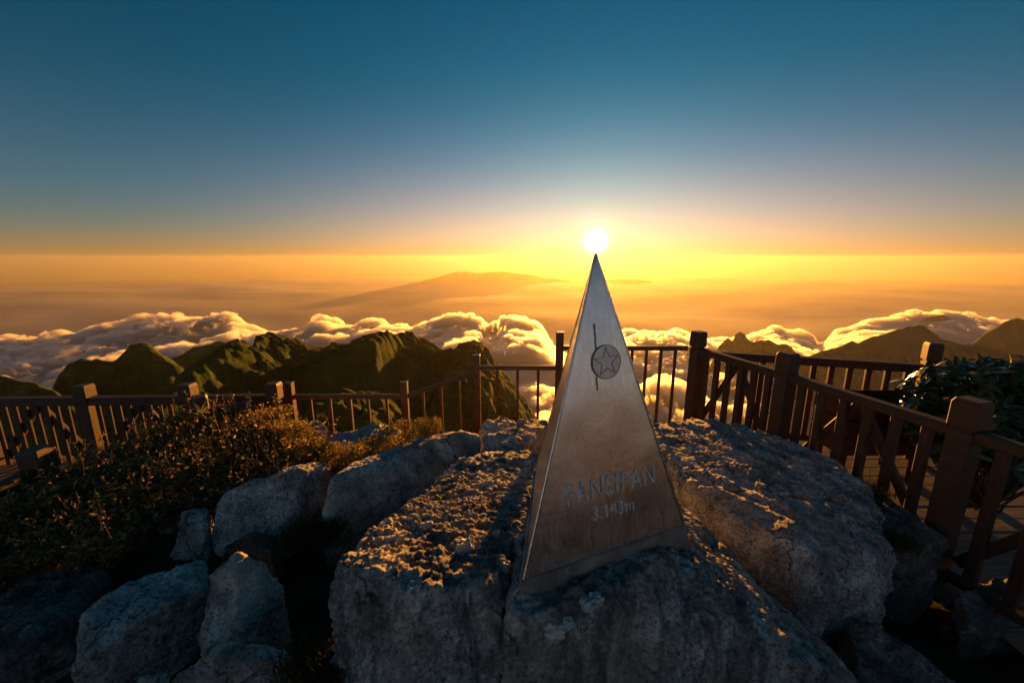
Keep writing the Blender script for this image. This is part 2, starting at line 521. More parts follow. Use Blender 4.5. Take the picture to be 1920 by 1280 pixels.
# ------------------------------------------------------------------ sea of clouds
CREST = [(-700, 640), (-300, 640), (-100, 632), (0, 627), (67, 627), (143, 613), (167, 602), (243, 598), (283, 593), (333, 590), (350, 600), (367, 600), (393, 592), (433, 587), (467, 597), (517, 604), (567, 602), (587, 589), (607, 584), (633, 590),
         (640, 595), (661, 600), (692, 595), (753, 597), (777, 603), (819, 590), (881, 580), (898, 583), (905, 596), (925, 601), (960, 586), (1004, 592), (1022, 616), (1039, 650), (1080, 660), (1120, 640), (1173, 607), (1224, 604), (1279, 610),
         (1326, 623), (1365, 626), (1407, 626), (1436, 618), (1455, 610), (1481, 616), (1520, 618), (1532, 632), (1558, 626), (1574, 605), (1610, 589), (1687, 580), (1768, 580), (1804, 583), (1881, 596), (1920, 604), (2100, 620), (2700, 620)]
YC = 4300.0
cp = [W(u, v, YC) for u, v in CREST]
ctan = np.array([p.x / p.y for p in cp]); cz = np.array([p.z for p in cp])
NA, NR = 1300, 500
tanA = np.linspace(-1.75, 1.75, NA)
Yr = np.concatenate([np.linspace(500, 1500, 60), np.linspace(1512, 5600, NR - 60)])
TA, YY = np.meshgrid(tanA, Yr)
XX = TA * YY
flat = lambda a: a.ravel()
crest = np.interp(TA, ctan, cz)
q = np.stack([flat(XX) / 1100, flat(YY) / 900, 0 * flat(XX)], 1)
wx = fbm(q * 2.2, 3, 81).reshape(XX.shape); wy = fbm(q * 2.2 + 40, 3, 82).reshape(XX.shape)
wave = fbm(q, 3, 83).reshape(XX.shape)
k = np.clip((YY - 2000) / (YC - 2000), 0, 1)
Z = -775 + (crest - 100 + 775) * k ** 1.4 + wave * 75 * (1 - .6 * k)
edge = YC + 160 * wx
drop = np.clip((YY - edge - 60) / 700, 0, 1)
Z = Z - 820 * drop ** 1.2
near = np.clip((1500 - YY) / 700, 0, 1)
Z = Z - 60 * near


def puffs(x, y, cell, seed):
    d, r = worley2(x / cell, y / cell, seed)
    return np.sqrt(np.clip(1.15 - d * d, 0, 2)) * (.55 + .7 * r)


env = np.clip(.35 + wave * 1.6 + .5, .12, 1.0)
P = np.stack([XX, YY, Z], 2)
bx, by = flat(XX + 90 * wx), flat(YY + 90 * wy)
P[:, :, 2] += (puffs(bx, by * .8, 520, 1).reshape(XX.shape) - .6) * 88 * env
n = grid_normals(P); n[:, :, 2] *= .75
P += n * ((puffs(bx, by, 210, 2).reshape(XX.shape) - .6) * 86 * env)[:, :, None]
n = grid_normals(P)
bx, by = bx + 25 * vnoise(q * 30, 5), by + 25 * vnoise(q * 30 + 9, 6)
P += n * ((puffs(bx, by, 92, 3).reshape(XX.shape) - .6) * 50 * env)[:, :, None]
n = grid_normals(P)
P += n * ((puffs(bx, by, 42, 4).reshape(XX.shape) - .6) * 27 * env + 4 * vnoise(q * 60, 9).reshape(XX.shape))[:, :, None]
P[:, :, 2] = np.maximum(P[:, :, 2], -1380)
m = Mat('cloud'); m.t.nodes.remove(m.b)
pv = m.n('ShaderNodeVolumePrincipled')
pv.inputs['Color'].default_value = (.985, .965, .94, 1)
pv.inputs['Density'].default_value = 1 / 30.0
pv.inputs['Density Attribute'].default_value = ''
pv.inputs['Anisotropy'].default_value = .70
m.l(pv.outputs[0], m.out.inputs['Volume'])
m.m.cycles.homogeneous_volume = True
M['cloud'] = m.m
top = grid_faces(NA, NR)
tri = np.concatenate([top[:, [0, 1, 2]], top[:, [0, 2, 3]]])
gi = np.arange(NA * NR).reshape(NR, NA)
loop = np.concatenate([gi[0, :-1], gi[:-1, -1], gi[-1, :0:-1], gi[:0:-1, 0]])
PV = P.reshape(-1, 3); nl = len(loop)
low = PV[loop].copy(); low[:, 2] = -1395
PV = np.concatenate([PV, low, [[0, 2500, -1395]]])
lo = np.arange(NA * NR, NA * NR + nl); nx_ = np.roll(np.arange(nl), -1)
tri = np.concatenate([tri, np.stack([loop, lo, lo[nx_]], 1), np.stack([loop, lo[nx_], loop[nx_]], 1),
                      np.stack([lo, np.full(nl, NA * NR + nl), lo[nx_]], 1)])
tag(link('cloud_sea', mesh_np('cloud_sea', PV, tri), M['cloud']), 'billowing sea of clouds filling the valleys below the summit', None, None, 'stuff')
# ------------------------------------------------------------------ summit ground
m = Mat('soil'); co = m.coord('Object')
n1 = m.noise(co, 3, 8, .7); n2 = m.noise(co, 40, 6, .7)
c = m.ramp(n1, [(.3, (.030, .024, .017)), (.55, (.07, .055, .038)), (.75, (.12, .10, .07))])
sx = m.n('ShaderNodeSeparateXYZ'); m.l(co, sx.inputs[0])
mr = m.n('ShaderNodeMapRange'); m.l(sx.outputs[1], mr.inputs[0])
mr.inputs[1].default_value = -.8; mr.inputs[2].default_value = -1.8
c = m.mix(mr.outputs[0], c, m.ramp(n1, [(.3, (.04, .042, .045)), (.6, (.095, .10, .105))]))   # bare rock of the added unseen rise, toned for the steel's reflection
M['soil'] = m.set(c, .95, m.bump(n2, .9, .03, m.bump(n1, .7, .08)), Specular_IOR_Level=.1)
NAZ = 480
az = np.linspace(0, 2 * np.pi, NAZ + 1)[:-1]
rr = np.concatenate([[.05], np.geomspace(.25, 6, 130), np.geomspace(6.15, 900, 90)])
A, RR = np.meshgrid(az, rr)
GX, GY = RR * np.sin(A), RR * np.cos(A)


def ground_z(x, y):
    p = np.stack([np.ravel(x), np.ravel(y), 0 * np.ravel(x)], 1)
    z = -1.82 + .05 * fbm(p * 1.4, 3, 91).reshape(np.shape(x))
    left = np.clip((-x - .6) / 1.2, 0, 1) * np.clip((y - 1.2) / 1.0, 0, 1) * np.clip((x + 3.5) / .5, 0, 1) * np.clip((3.6 - y) / .4, 0, 1)
    z = z + .28 * left
    z = z - .12 * np.clip((x - 1.7) / .4, 0, 1) - .14 * np.clip((-3.1 - x) / .3, 0, 1)
    out = np.maximum(0, y - 4.0 + .35 * np.clip((1.2 - x) / .5, 0, 1) - .1 * np.sin(x * 2.3)) + np.maximum(0, np.abs(x) - 7.5) * .5 + np.maximum(0, -y - 14) * .5
    z = z - 1.9 * np.minimum(out, 5) - .95 * out - .35 * np.minimum(out, 3) * (1 + fbm(p * .2, 3, 92).reshape(np.shape(x)))
    bk = np.clip((-y - 1.0) / 3.2, 0, 1); z = z + 1.15 * bk * bk * (3 - 2 * bk) + .35 * bk * fbm(p * .9, 4, 94).reshape(np.shape(x))  # unseen rise added behind the viewpoint to throw sunlight back at steel and boulders
    return z + np.clip(out, 0, 60) * .12 * fbm(p * .06, 4, 93).reshape(np.shape(x))


V = np.stack([GX, GY, np.maximum(ground_z(GX, GY), -1300)], 2)
f = grid_faces(NAZ, len(rr)); k = np.arange(len(rr) - 1) * NAZ
f = np.concatenate([f, np.stack([k + NAZ - 1, k, k + NAZ, k + 2 * NAZ - 1], 1)])
tag(link('summit_terrain', mesh_np('summit_terrain', V.reshape(-1, 3), f[:, ::-1]), M['soil']), 'dark earth of the summit falling away beyond the fences', None, None, 'structure')

# ------------------------------------------------------------------ boulders
_cs = {}


def cube_sphere(n):
    if n in _cs: return _cs[n]
    t = np.tan(np.linspace(-1, 1, n) * np.pi / 4)
    a, b = np.meshgrid(t, t); o = np.ones_like(a)
    vs, fs = [], []
    for i, (x, y, z) in enumerate(((o, a, b), (-o, -a, b), (-a, o, b), (a, -o, b), (a, b, o), (-a, b, -o))):
        vs.append(np.stack([x, y, z], 2).reshape(-1, 3)); fs.append(grid_faces(n, n) + i * n * n)
    v = np.concatenate(vs); f = np.concatenate(fs)
    key = np.round(v * 1e5).astype(np.int64)
    _, first, inv = np.unique(key, axis=0, return_index=True, return_inverse=True)
    v = v[first]; f = inv.reshape(-1)[f]
    v /= np.linalg.norm(v, axis=1, keepdims=True)
    _cs[n] = (v, f)
    return _cs[n]


BVH = {}


def vert_normals(v, f):
    a, b, c, d = (v[f[:, i]] for i in range(4))
    fn = np.cross(c - a, d - b)
    n = np.zeros_like(v)
    for i in range(4):
        for k in range(3):
            n[:, k] += np.bincount(f[:, i], fn[:, k], len(v))
    return n / (np.linalg.norm(n, axis=1, keepdims=True) + 1e-12)


def boulder(label, tops, base, n=70, p=16, rough=.03, fine=.008, strata=0.0, sdir=(.2, .3, 1.0), sfreq=9.0, mat='rock', seed=0, spread=1.05, extra=(), name='boulder', cat='boulder', group='boulders on the summit', ripple=0.0, crack=0.02):
    """a broken block of rock: tops are (u, v, Y) corners, base the height its foot goes down to"""
    pts = [W(*t) for t in tops]
    cx = sum(q.x for q in pts) / len(pts); cy = sum(q.y for q in pts) / len(pts)
    zt = max(q.z for q in pts)
    foot = [Vector((cx + (q.x - cx) * spread, cy + (q.y - cy) * spread, base)) for q in pts]
    pts = pts + [Vector(e) for e in extra] + foot
    bm = bmesh.new()
    for q in pts: bm.verts.new(q)
    bmesh.ops.convex_hull(bm, input=bm.verts)
    bm.normal_update()
    C = np.array([[v.co.x, v.co.y, v.co.z] for v in bm.verts if v.link_faces]).mean(0)
    nn = np.array([fc.normal[:] for fc in bm.faces if fc.calc_area() > 1e-6]); dd = np.array([fc.normal.dot(fc.verts[0].co - Vector(C)) for fc in bm.faces if fc.calc_area() > 1e-6])
    bm.free()
    sg = np.where(dd < 0, -1, 1); nn = nn * sg[:, None]; dd = np.abs(dd) + 1e-4
    hv = np.array([q[:] for q in pts]) - C
    rg = np.random.default_rng(seed + 500)
    kn = rg.normal(size=(24, 3)); kn /= np.linalg.norm(kn, axis=1, keepdims=True)
    kd = (hv @ kn.T).max(0) * rg.uniform(.87, .98, 24)
    nn = np.concatenate([nn, kn]); dd = np.concatenate([dd, kd])
    p = max(p, 75)
    d, f = cube_sphere(n)
    gauge = np.zeros(len(d))
    for a in range(0, len(nn), 8):
        gauge += (np.clip(d @ nn[a:a + 8].T / dd[a:a + 8], 0, None) ** p).sum(1)
    v = d * (gauge ** (-1.0 / p))[:, None]
    size = np.ptp(v, axis=0).mean()
    o = seed * 7.31
    nr = vert_normals(v, f)
    if (nr * v).sum() < 0: nr = -nr
    sd = np.array(sdir) / np.linalg.norm(sdir)
    disp = rough * fbm(v * (2.2 / max(size, .35)) + o, 3, seed) * 1.3
    disp += rough * .55 * fbm(v * 8 + o, 3, seed + 1)
    r = ridged(v * 2.6 + o + .25 * vnoise(v * 5, 3)[:, None], 2, seed + 2)
    disp -= crack * np.clip((r - .86) / .14, 0, 1) ** 1.5
    if strata:
        s = v @ sd * sfreq + .9 * fbm(v * 2.1 + o, 3, seed + 3)
        st = np.abs((s % 1.0) - .5) * 2
        disp += strata * (st ** .6 - .5) * (.5 + .8 * np.clip(vnoise(v * 1.7 + o, seed + 4) + .5, 0, 1))
    if ripple:
        rp = ridged((v + .05 * vnoise(v * 6, 8)[:, None]) * np.array([5, 15, 15]) + o, 3, seed + 6)
        disp += ripple * (rp - .5) * np.clip(nr[:, 2] * 2 - .4, 0, 1)
    v = v + nr * disp[:, None]
    nr = vert_normals(v, f)
    if (nr * v).sum() < 0: nr = -nr
    v = v + nr * (fine * fbm(v * 30 + o, 4, seed + 9, .65))[:, None]
    foot_c = Vector((C[0], C[1], base))
    world = v + C
    off = C - np.array(foot_c)
    ob = link(name, mesh_np(name, v + off, f), M[mat], loc=foot_c)
    tag(ob, label, cat, group)
    if n >= 60:
        BVH[label] = (world, f)
    return ob


boulder('big flat-topped boulder with rippled sunlit top left of the obelisk',
        [(600, 1072, 1.08), (690, 1100, 1.0), (800, 1138, .97), (955, 1112, 1.0), (740, 962, 1.52), (830, 898, 1.99), (880, 852, 2.46), (965, 826, 2.75), (1015, 860, 2.3), (985, 960, 1.5)], -1.95,
        n=190, p=26, rough=.022, fine=.015, ripple=.032, strata=.0, mat='rock_streak', seed=1, spread=.9,
        extra=[W(576, 1185, 1.06), W(660, 1290, .95), W(930, 1290, .93)], crack=.02)
boulder('grooved boulder carrying the obelisk, with sunlit right shoulder',
        [(952, 1162, .89), (1030, 1172, .90), (1100, 1138, .94), (1190, 1092, 1.01), (1245, 1036, 1.12), (1312, 1040, 1.22), (1285, 945, 1.74), (1400, 1070, 1.50), (1500, 1165, 1.34), (1630, 1290, 1.19), (1400, 1155, 1.12), (1480, 1235, 1.02)], -1.95,
        n=150, p=26, rough=.022, fine=.012, strata=.02, sdir=(.9, -.5, .45), sfreq=8, mat='rock_streak', seed=2, spread=.98,
        extra=[(.05, 1.85, -1.12), (.62, 1.9, -1.15), W(945, 1290, .9), W(1250, 1290, .94)], crack=.02)
boulder('huge sloping slab right of the obelisk reaching to the fence posts',
        [(1215, 790, 3.3), (1301, 779, 3.45), (1374, 794, 3.25), (1439, 807, 3.0), (1573, 866, 2.5), (1630, 905, 2.28), (1614, 987, 1.86), (1667, 1040, 1.66), (1520, 1060, 1.5), (1464, 1004, 1.6), (1362, 943, 1.9), (1285, 925, 1.95), (1273, 894, 2.1), (1240, 850, 2.55)], -2.0,
        n=150, p=30, rough=.026, fine=.012, strata=.034, sdir=(.85, .35, .6), sfreq=6, mat='rock', seed=3, spread=.97,
        extra=[W(1679, 1105, 1.62), W(1525, 1150, 1.44), (1.0, 2.0, -1.5)], crack=.035)
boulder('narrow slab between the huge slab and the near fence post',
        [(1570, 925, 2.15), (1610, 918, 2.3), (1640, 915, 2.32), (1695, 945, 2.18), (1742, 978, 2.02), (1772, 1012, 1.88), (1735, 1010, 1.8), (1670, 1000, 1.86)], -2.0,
        n=72, p=24, rough=.02, fine=.008, strata=.012, mat='rock_shade_tone', seed=4, spread=1.0)
boulder('long upright slab with thin sunlit rim left of the flat-topped boulder',
        [(600, 926, 1.98), (625, 893, 2.1), (655, 880, 2.18), (735, 850, 2.36), (800, 822, 2.55), (870, 800, 2.75), (898, 797, 2.85), (900, 830, 2.72), (690, 853, 2.42), (800, 812, 2.72), (640, 875, 2.3)], -1.95,
        n=84, p=26, rough=.016, fine=.007, mat='rock', seed=5, spread=1.02, extra=[W(588, 1010, 1.9)])
boulder('rounded rock behind the slab, close to the fence, left of the obelisk',
        [(900, 797, 3.0), (914, 784, 3.2), (935, 777, 3.3), (955, 779, 3.3), (972, 785, 3.2), (965, 800, 3.0), (920, 806, 2.9)], -1.95, n=70, p=12, rough=.03, fine=.01, seed=6)
boulder('low rock tucked against the back of the obelisk',
        [(970, 787, 3.2), (995, 782, 3.35), (1025, 786, 3.35), (1040, 800, 3.1), (985, 808, 2.95)], -1.95, n=60, p=12, rough=.03, fine=.01, seed=7)
boulder('blocky rock wedged between the upright slab and the rippled top',
        [(905, 812, 2.75), (930, 800, 2.95), (975, 803, 2.95), (1005, 812, 2.8), (985, 838, 2.5), (925, 850, 2.45)], -1.95, n=64, p=16, rough=.025, fine=.01, ripple=.03, seed=8)
boulder('pale wedge-shaped boulder with sunlit right end beside the bramble',
        [(402, 933, 2.1), (426, 919, 2.14), (481, 898, 2.18), (533, 881, 2.2), (577, 870, 2.2), (608, 862, 2.42), (620, 876, 2.4), (605, 915, 2.25), (556, 960, 2.05)], -1.95,
        n=84, p=26, rough=.018, fine=.009, mat='rock', seed=9, spread=.98, extra=[W(394, 1032, 1.95), W(530, 1015, 1.95)])
boulder('narrow upright rock left of the pale wedge-shaped boulder',
        [(338, 956, 2.05), (357, 949, 2.1), (380, 946, 2.1), (392, 944, 2.12), (388, 1000, 1.95), (345, 985, 1.98)], -1.95, n=64, p=22, rough=.018, fine=.008, seed=10, spread=1.0, extra=[W(310, 1055, 1.92), W(375, 1040, 1.9)])
boulder('small grey rock at the foot of the bramble, leftmost of three in a row',
        [(294, 961, 2.15), (312, 955, 2.2), (331, 956, 2.2), (325, 985, 2.08), (296, 990, 2.06)], -1.95, n=60, p=18, rough=.02, fine=.008, seed=11, spread=1.02)
boulder('long bluish boulder with dark underside at the lower left',
        [(361, 1038, 1.7), (382, 1043, 1.7), (388, 1060, 1.66), (309, 1055, 1.66), (258, 1077, 1.58), (206, 1108, 1.47), (155, 1146, 1.37), (132, 1184, 1.3), (127, 1215, 1.25), (309, 1136, 1.42), (241, 1170, 1.34), (172, 1225, 1.23), (378, 1105, 1.55)], -2.05,
        n=84, p=30, rough=.016, fine=.009, mat='rock', seed=12, spread=.93, extra=[W(131, 1262, 1.2)])
boulder('pointed upright boulder in the hollow left of the flat-topped boulder',
        [(443, 1023, 1.56), (458, 1028, 1.55), (395, 1050, 1.52), (390, 1081, 1.47), (440, 1062, 1.46), (516, 1081, 1.56), (533, 1105, 1.54), (378, 1132, 1.38), (371, 1184, 1.32), (447, 1167, 1.32)], -2.0,
        n=84, p=26, rough=.016, fine=.008, mat='rock', seed=13, spread=.97, extra=[W(385, 1206, 1.3), W(461, 1213, 1.3)])
boulder('rust-brown rock behind the pointed upright boulder',
        [(414, 1030, 1.8), (440, 1008, 1.85), (474, 991, 1.9), (505, 988, 1.92), (523, 1008, 1.88), (509, 1035, 1.78)], -2.0, n=64, p=12, rough=.02, fine=.007, mat='rock_red', seed=14)
boulder('low craggy rock at the bottom edge left of the flat-topped boulder',
        [(311, 1263, 1.16), (330, 1239, 1.18), (361, 1221, 1.2), (392, 1211, 1.2), (440, 1208, 1.2), (471, 1203, 1.22), (488, 1211, 1.2), (550, 1211, 1.22), (540, 1235, 1.14), (440, 1235, 1.1)], -2.0, n=72, p=16, rough=.025, fine=.01, strata=.01, seed=15)
boulder('small dark rock at the bottom edge below the long bluish boulder',
        [(251, 1278, 1.13), (275, 1259, 1.14), (309, 1249, 1.16), (318, 1262, 1.12), (290, 1285, 1.06)], -2.0, n=60, p=14, rough=.02, fine=.008, seed=16)
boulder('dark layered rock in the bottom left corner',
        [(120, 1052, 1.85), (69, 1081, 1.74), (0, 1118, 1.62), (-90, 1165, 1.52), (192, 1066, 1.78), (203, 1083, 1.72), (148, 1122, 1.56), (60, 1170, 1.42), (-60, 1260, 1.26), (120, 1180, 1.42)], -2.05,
        n=84, p=20, rough=.03, fine=.010, strata=.018, sdir=(-.4, .3, 1), sfreq=11, mat='rock_shade_tone', seed=17, spread=1.0)
boulder('flat rock under the thin metal fence, left of two',
        [(530, 792, 3.3), (567, 789, 3.4), (603, 790, 3.4), (613, 797, 3.3), (600, 808, 3.1), (540, 808, 3.1)], -1.95, n=60, p=12, rough=.03, fine=.01, seed=18)
boulder('flat rock under the thin metal fence, right of two',
        [(605, 817, 3.0), (642, 807, 3.15), (693, 799, 3.3), (748, 797, 3.35), (752, 812, 3.1), (706, 828, 2.9), (645, 840, 2.75), (606, 838, 2.75)], -1.95, n=64, p=16, rough=.03, fine=.01, seed=19)
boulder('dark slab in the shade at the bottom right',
        [(1590, 1170, 1.5), (1640, 1162, 1.52), (1716, 1207, 1.44), (1810, 1285, 1.3), (1700, 1330, 1.2), (1600, 1260, 1.28)], -2.1, n=64, p=18, rough=.02, fine=.01, mat='rock_shade_tone', seed=20)
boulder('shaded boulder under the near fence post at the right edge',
        [(1781, 1113, 1.75), (1850, 1085, 1.85), (1930, 1095, 1.9), (1990, 1150, 1.8), (1900, 1185, 1.65), (1810, 1165, 1.62)], -2.1, n=64, p=14, rough=.03, fine=.01, mat='rock_shade_tone', seed=21)


def hit(u, v):
    """the first boulder point seen at a pixel"""
    d = ray(u, v).normalized(); best = None
    for t in TREES:
        h = t.ray_cast(Vector((0, 0, 0)), d)
        if h[0] is not None and (best is None or h[3] < best[1]): best = (h[0], h[3], h[1])
    return best


TREES = [BVHTree.FromPolygons(wv.tolist(), fc.tolist()) for wv, fc in (BVH[k] for k in list(BVH)[:3])]

# ------------------------------------------------------------------ the summit obelisk
HB = .90                                # base lies this far below the eye, and the obelisk is as tall
b0, b1 = W(982, 1085, 1), W(1282, 982, 1)
b0 = b0 * (HB / -b0.z); b1 = b1 * (HB / -b1.z)
e = b1 - b0; side = e.length
nrm = Vector((-e.y, e.x, 0)).normalized()
cen = (b0 + b1) / 2 + nrm * side * math.sqrt(3) / 6
b2 = cen + nrm * side * math.sqrt(3) / 3
apex = ray(1117, 474) * (cen.y / ray(1117, 474).y)
ob = thing('summit_obelisk', Vector((cen.x, cen.y, -HB - .24)), 'three-sided polished steel obelisk with star emblem and summit lettering on concrete foot', 'obelisk')
org = ob.location.copy()

m = Mat('worn_steel'); co = m.coord('Object')
n1 = m.noise(co, 2.6, 6, .6, .5); n2 = m.noise(m.coord('Object', (14, 14, 3)), 6, 8, .7); n3 = m.noise(co, 55, 4, .6)
n4 = m.noise(co, 7, 7, .7, .3)
c = m.ramp(n4, [(.3, (.63, .65, .67)), (.6, (.78, .81, .84))])
ro = m.ramp(n1, [(.3, G3(.20)), (.7, G3(.34))])
ro = m.mix(.35, ro, m.ramp(n2, [(.3, G3(.2)), (.7, G3(.55))]))
M['steel'] = m.set(c, ro, m.bump(n4, .12, .012, m.bump(n2, .06, .002)), Metallic=1.0)
m = Mat('etched_line')
M['etch'] = m.set((.24, .24, .245), .55, None, Metallic=.6)
m = Mat('engraved_steel'); co = m.coord('Object')
M['engrave'] = m.set(m.ramp(m.noise(co, 60, 5), [(.35, (.5, .48, .47)), (.65, (.85, .83, .81))]), .62, None, Metallic=.75)
m = Mat('weld_bead'); M['bead'] = m.set((.62, .61, .6), .3, m.bump(m.noise(m.coord('Object'), 90, 3), .5, .003), Metallic=1.0)


def face_panel(p, q, inset=.004, nseg=28):
    """one steel side as a gently dented plate between base corners p, q and the tip"""
    a, b2_ = Vector(p), Vector(q)
    v, f = [], []
    nf = (b2_ - a).cross(apex - a).normalized()
    if nf.dot((a + b2_) / 2 - cen) < 0: nf = -nf
    rows = []
    for i in range(nseg + 1):
        t = i / nseg * .992
        l, r_ = a.lerp(apex, t), b2_.lerp(apex, t)
        rows.append([l.lerp(r_, j / nseg) for j in range(nseg + 1)])
    pts = np.array([[c[:] for c in r_] for r_ in rows])
    q2 = pts.reshape(-1, 3)
    s = np.linspace(0, 1, nseg + 1)
    edge = np.minimum(1, np.minimum(s, 1 - s) * 10)[None, :] * np.minimum(1, np.linspace(0, 1, nseg + 1) * 12)[:, None]
    dent = (fbm(q2 * 5.0, 2, 101) * .0045).reshape(nseg + 1, nseg + 1) * edge
    dent = dent * .5
    front = pts + np.array(nf)[None, None] * dent[:, :, None]
    k = (nseg + 1) ** 2
    back = pts - np.array(nf)[None, None] * .004
    V = np.concatenate([front.reshape(-1, 3), back.reshape(-1, 3), front.reshape(-1, 3)]) - np.array(org)
    g = grid_faces(nseg + 1, nseg + 1)
    gi = np.arange(k).reshape(nseg + 1, nseg + 1)
    rim = np.concatenate([gi[0, :-1], gi[:-1, -1], gi[-1, :0:-1], gi[:0:-1, 0]])
    rn = np.roll(rim, -1)
    F_ = np.concatenate([g, g[:, ::-1] + k, np.stack([rim + 2 * k, rim + k, rn + k, rn + 2 * k], 1)])
    used = np.unique(F_); mp_ = np.zeros(len(V), int); mp_[used] = np.arange(len(used))
    return mesh_np('face_panel', V[used], mp_[F_]), nf


for p, q in ((b0, b1), (b1, b2), (b2, b0)):
    me, nf = face_panel(p, q)
    fp = link('face_panel', me, M['steel'], ob)
for p in (b0, b1, b2):                  # rounded welded corners
    d = apex - p
    me = bpy.data.meshes.new('edge_bead'); bm = bmesh.new()
    nsg = 40
    ax = d.normalized(); s1 = ax.orthogonal().normalized(); s2 = ax.cross(s1)
    rings = []
    for i in range(nsg + 1):
        c0 = p + d * (i / nsg) * .997 - org; rd = .0042 * (1 + .18 * math.sin(i * 2.1 + p.x * 9)) * (1 - .4 * i / nsg)
        rings.append([bm.verts.new(c0 + s1 * rd * math.cos(k * math.pi / 3) + s2 * rd * math.sin(k * math.pi / 3)) for k in range(6)])
    for r0, r1 in zip(rings, rings[1:]):
        for k in range(6): bm.faces.new((r0[k], r0[(k + 1) % 6], r1[(k + 1) % 6], r1[k])).smooth = True
    bm.to_mesh(me); bm.free()
    link('edge_bead', me, M['bead'], ob)
# front plane axes
fx = e.normalized(); fz = (apex - (b0 + b1) / 2).normalized(); fn = fx.cross(fz)
if fn.dot((b0 + b1) / 2 - cen) < 0: fn = -fn


def on_face(u, v, lift=.0):
    d = ray(u, v); t = (b0 - Vector((0, 0, 0))).dot(fn) / d.dot(fn)
    return d * t + fn * lift


def plate(name, outline, lift, thick, mat, holes=()):
    """a flat raised line or plate on the front face from points (in metres along the face)"""


def strip(name, pts, wid, lift, mat, parent, closed=False):
    """an engraved line following pts on the front face"""
    bm = bmesh.new(); n = len(pts); rows = []
    for i, p in enumerate(pts):
        a = pts[i - 1] if (i or closed) else p
        b = pts[(i + 1) % n] if (i < n - 1 or closed) else p
        t = (b - a).normalized(); s = fn.cross(t).normalized()
        w2 = wid[i] / 2 if isinstance(wid, list) else wid / 2
        rows.append([bm.verts.new(p + s * w2 + fn * (lift * .2) - org), bm.verts.new(p + s * w2 * .6 + fn * lift - org), bm.verts.new(p - s * w2 * .6 + fn * lift - org), bm.verts.new(p - s * w2 + fn * (lift * .2) - org)])
    for i in range(n if closed else n - 1):
        r0, r1 = rows[i], rows[(i + 1) % n]
        for k in range(3): bm.faces.new((r0[k], r0[k + 1], r1[k + 1], r1[k]))
    me = bpy.data.meshes.new(name); bmesh.ops.recalc_face_normals(bm, faces=bm.faces); bm.to_mesh(me); bm.free()
    return link(name, me, M[mat], parent)


LIFT = .0055
ec = on_face(1136, 678, 0)
rx = (on_face(1162, 676) - on_face(1110, 680)).length / 2
disc_pts = [ec + fx * rx * math.cos(t) + fz * rx * math.sin(t) for t in np.linspace(0, 2 * math.pi, 65)[:-1]]
em = strip('emblem_ring', disc_pts, .0034, LIFT, 'etch', ob, True)
st = []
for i in range(10):
    r_ = rx * (.90 if i % 2 == 0 else .90 * .40); a = math.pi / 2 + i * math.pi / 5 + .04
    st.append(ec + fx * r_ * math.cos(a) + fz * r_ * math.sin(a))
strip('star', [p for i in range(10) for p in (st[i].lerp(st[(i + 1) % 10], .02), st[i].lerp(st[(i + 1) % 10], .98))], .0026, LIFT + .0004, 'etch', em, True)
m = Mat('etched_disc'); co = m.coord('Object')
M['disc'] = m.set(m.ramp(m.noise(co, 30, 6), [(.3, (.46, .46, .47)), (.7, (.64, .64, .64))]), .38, None, Metallic=.9)
# the dull etched ground between ring and star: ten fields
for i in range(10):
    pass
bm = bmesh.new()
cv = [bm.verts.new(p + fn * (LIFT * .8) - org) for p in disc_pts]
cc = bm.verts.new(ec + fn * (LIFT * .8) - org)
for i in range(64): bm.faces.new((cc, cv[i], cv[(i + 1) % 64]))
me = bpy.data.meshes.new('emblem_disc'); bm.to_mesh(me); bm.free()
link('emblem_disc', me, M['disc'], em)
for (u0, v0, u1, v1, wd_) in ((1114, 607, 1117, 655, .0028), (1118, 706, 1120, 732, .0028)):
    n_ = 34
    pts = [on_face(u0 + (u1 - u0) * i / n_ + random.uniform(-.5, .5), v0 + (v1 - v0) * i / n_) for i in range(n_ + 1)]
    strip('scar', pts, [wd_ * random.choice((.05, .2, .5, .9)) for _ in pts], LIFT * .9, 'etch', ob)


def text_on_face(body, name, p0, p1, cap_px_top, mat):
    """letters filling the line p0-p1 (baseline) on the front face"""
    cu = bpy.data.curves.new(name, 'FONT'); cu.body = body; cu.extrude = .0012; cu.bevel_depth = .00035; cu.bevel_resolution = 1
    cu.size = 1.0; cu.space_character = 1.12
    to = bpy.data.objects.new('t', cu); COL.objects.link(to)
    bpy.context.view_layer.update()
    cu.extrude = .02; cu.bevel_depth = 0.0
    cu.offset = -.004
    bpy.context.view_layer.update()
    me = bpy.data.meshes.new_from_object(to.evaluated_get(bpy.context.evaluated_depsgraph_get()))
    bpy.data.objects.remove(to)
    c = np.array([v.co[:] for v in me.vertices])
    x0, x1 = c[:, 0].min(), c[:, 0].max(); y1 = c[:, 1].max() ; y0 = 0.0
    a = on_face(*p0); b = on_face(*p1); up = on_face(*cap_px_top)
    ux = (b - a).normalized(); uy = fn.cross(ux)
    if uy.dot(fz) < 0: uy = -uy
    wl = (b - a).length; hl = (up - a).dot(uy)
    new = [(a + ux * wl * (q[0] - x0) / (x1 - x0) + uy * hl * (q[1] - y0) / (y1 - y0) + fn * (LIFT * .55 + (.0022 if q[2] > 0 else -.002)) - org) for q in c]
    for v, q in zip(me.vertices, new): v.co = q
    me.materials.clear(); me.update()
    return link(name, me, M[mat], ob)


text_on_face('FANSIPAN', 'lettering', (1063, 948), (1226, 905), (1063, 908), 'engrave')
text_on_face('3.143m', 'lettering', (1112, 975), (1187, 955), (1112, 949), 'engrave')

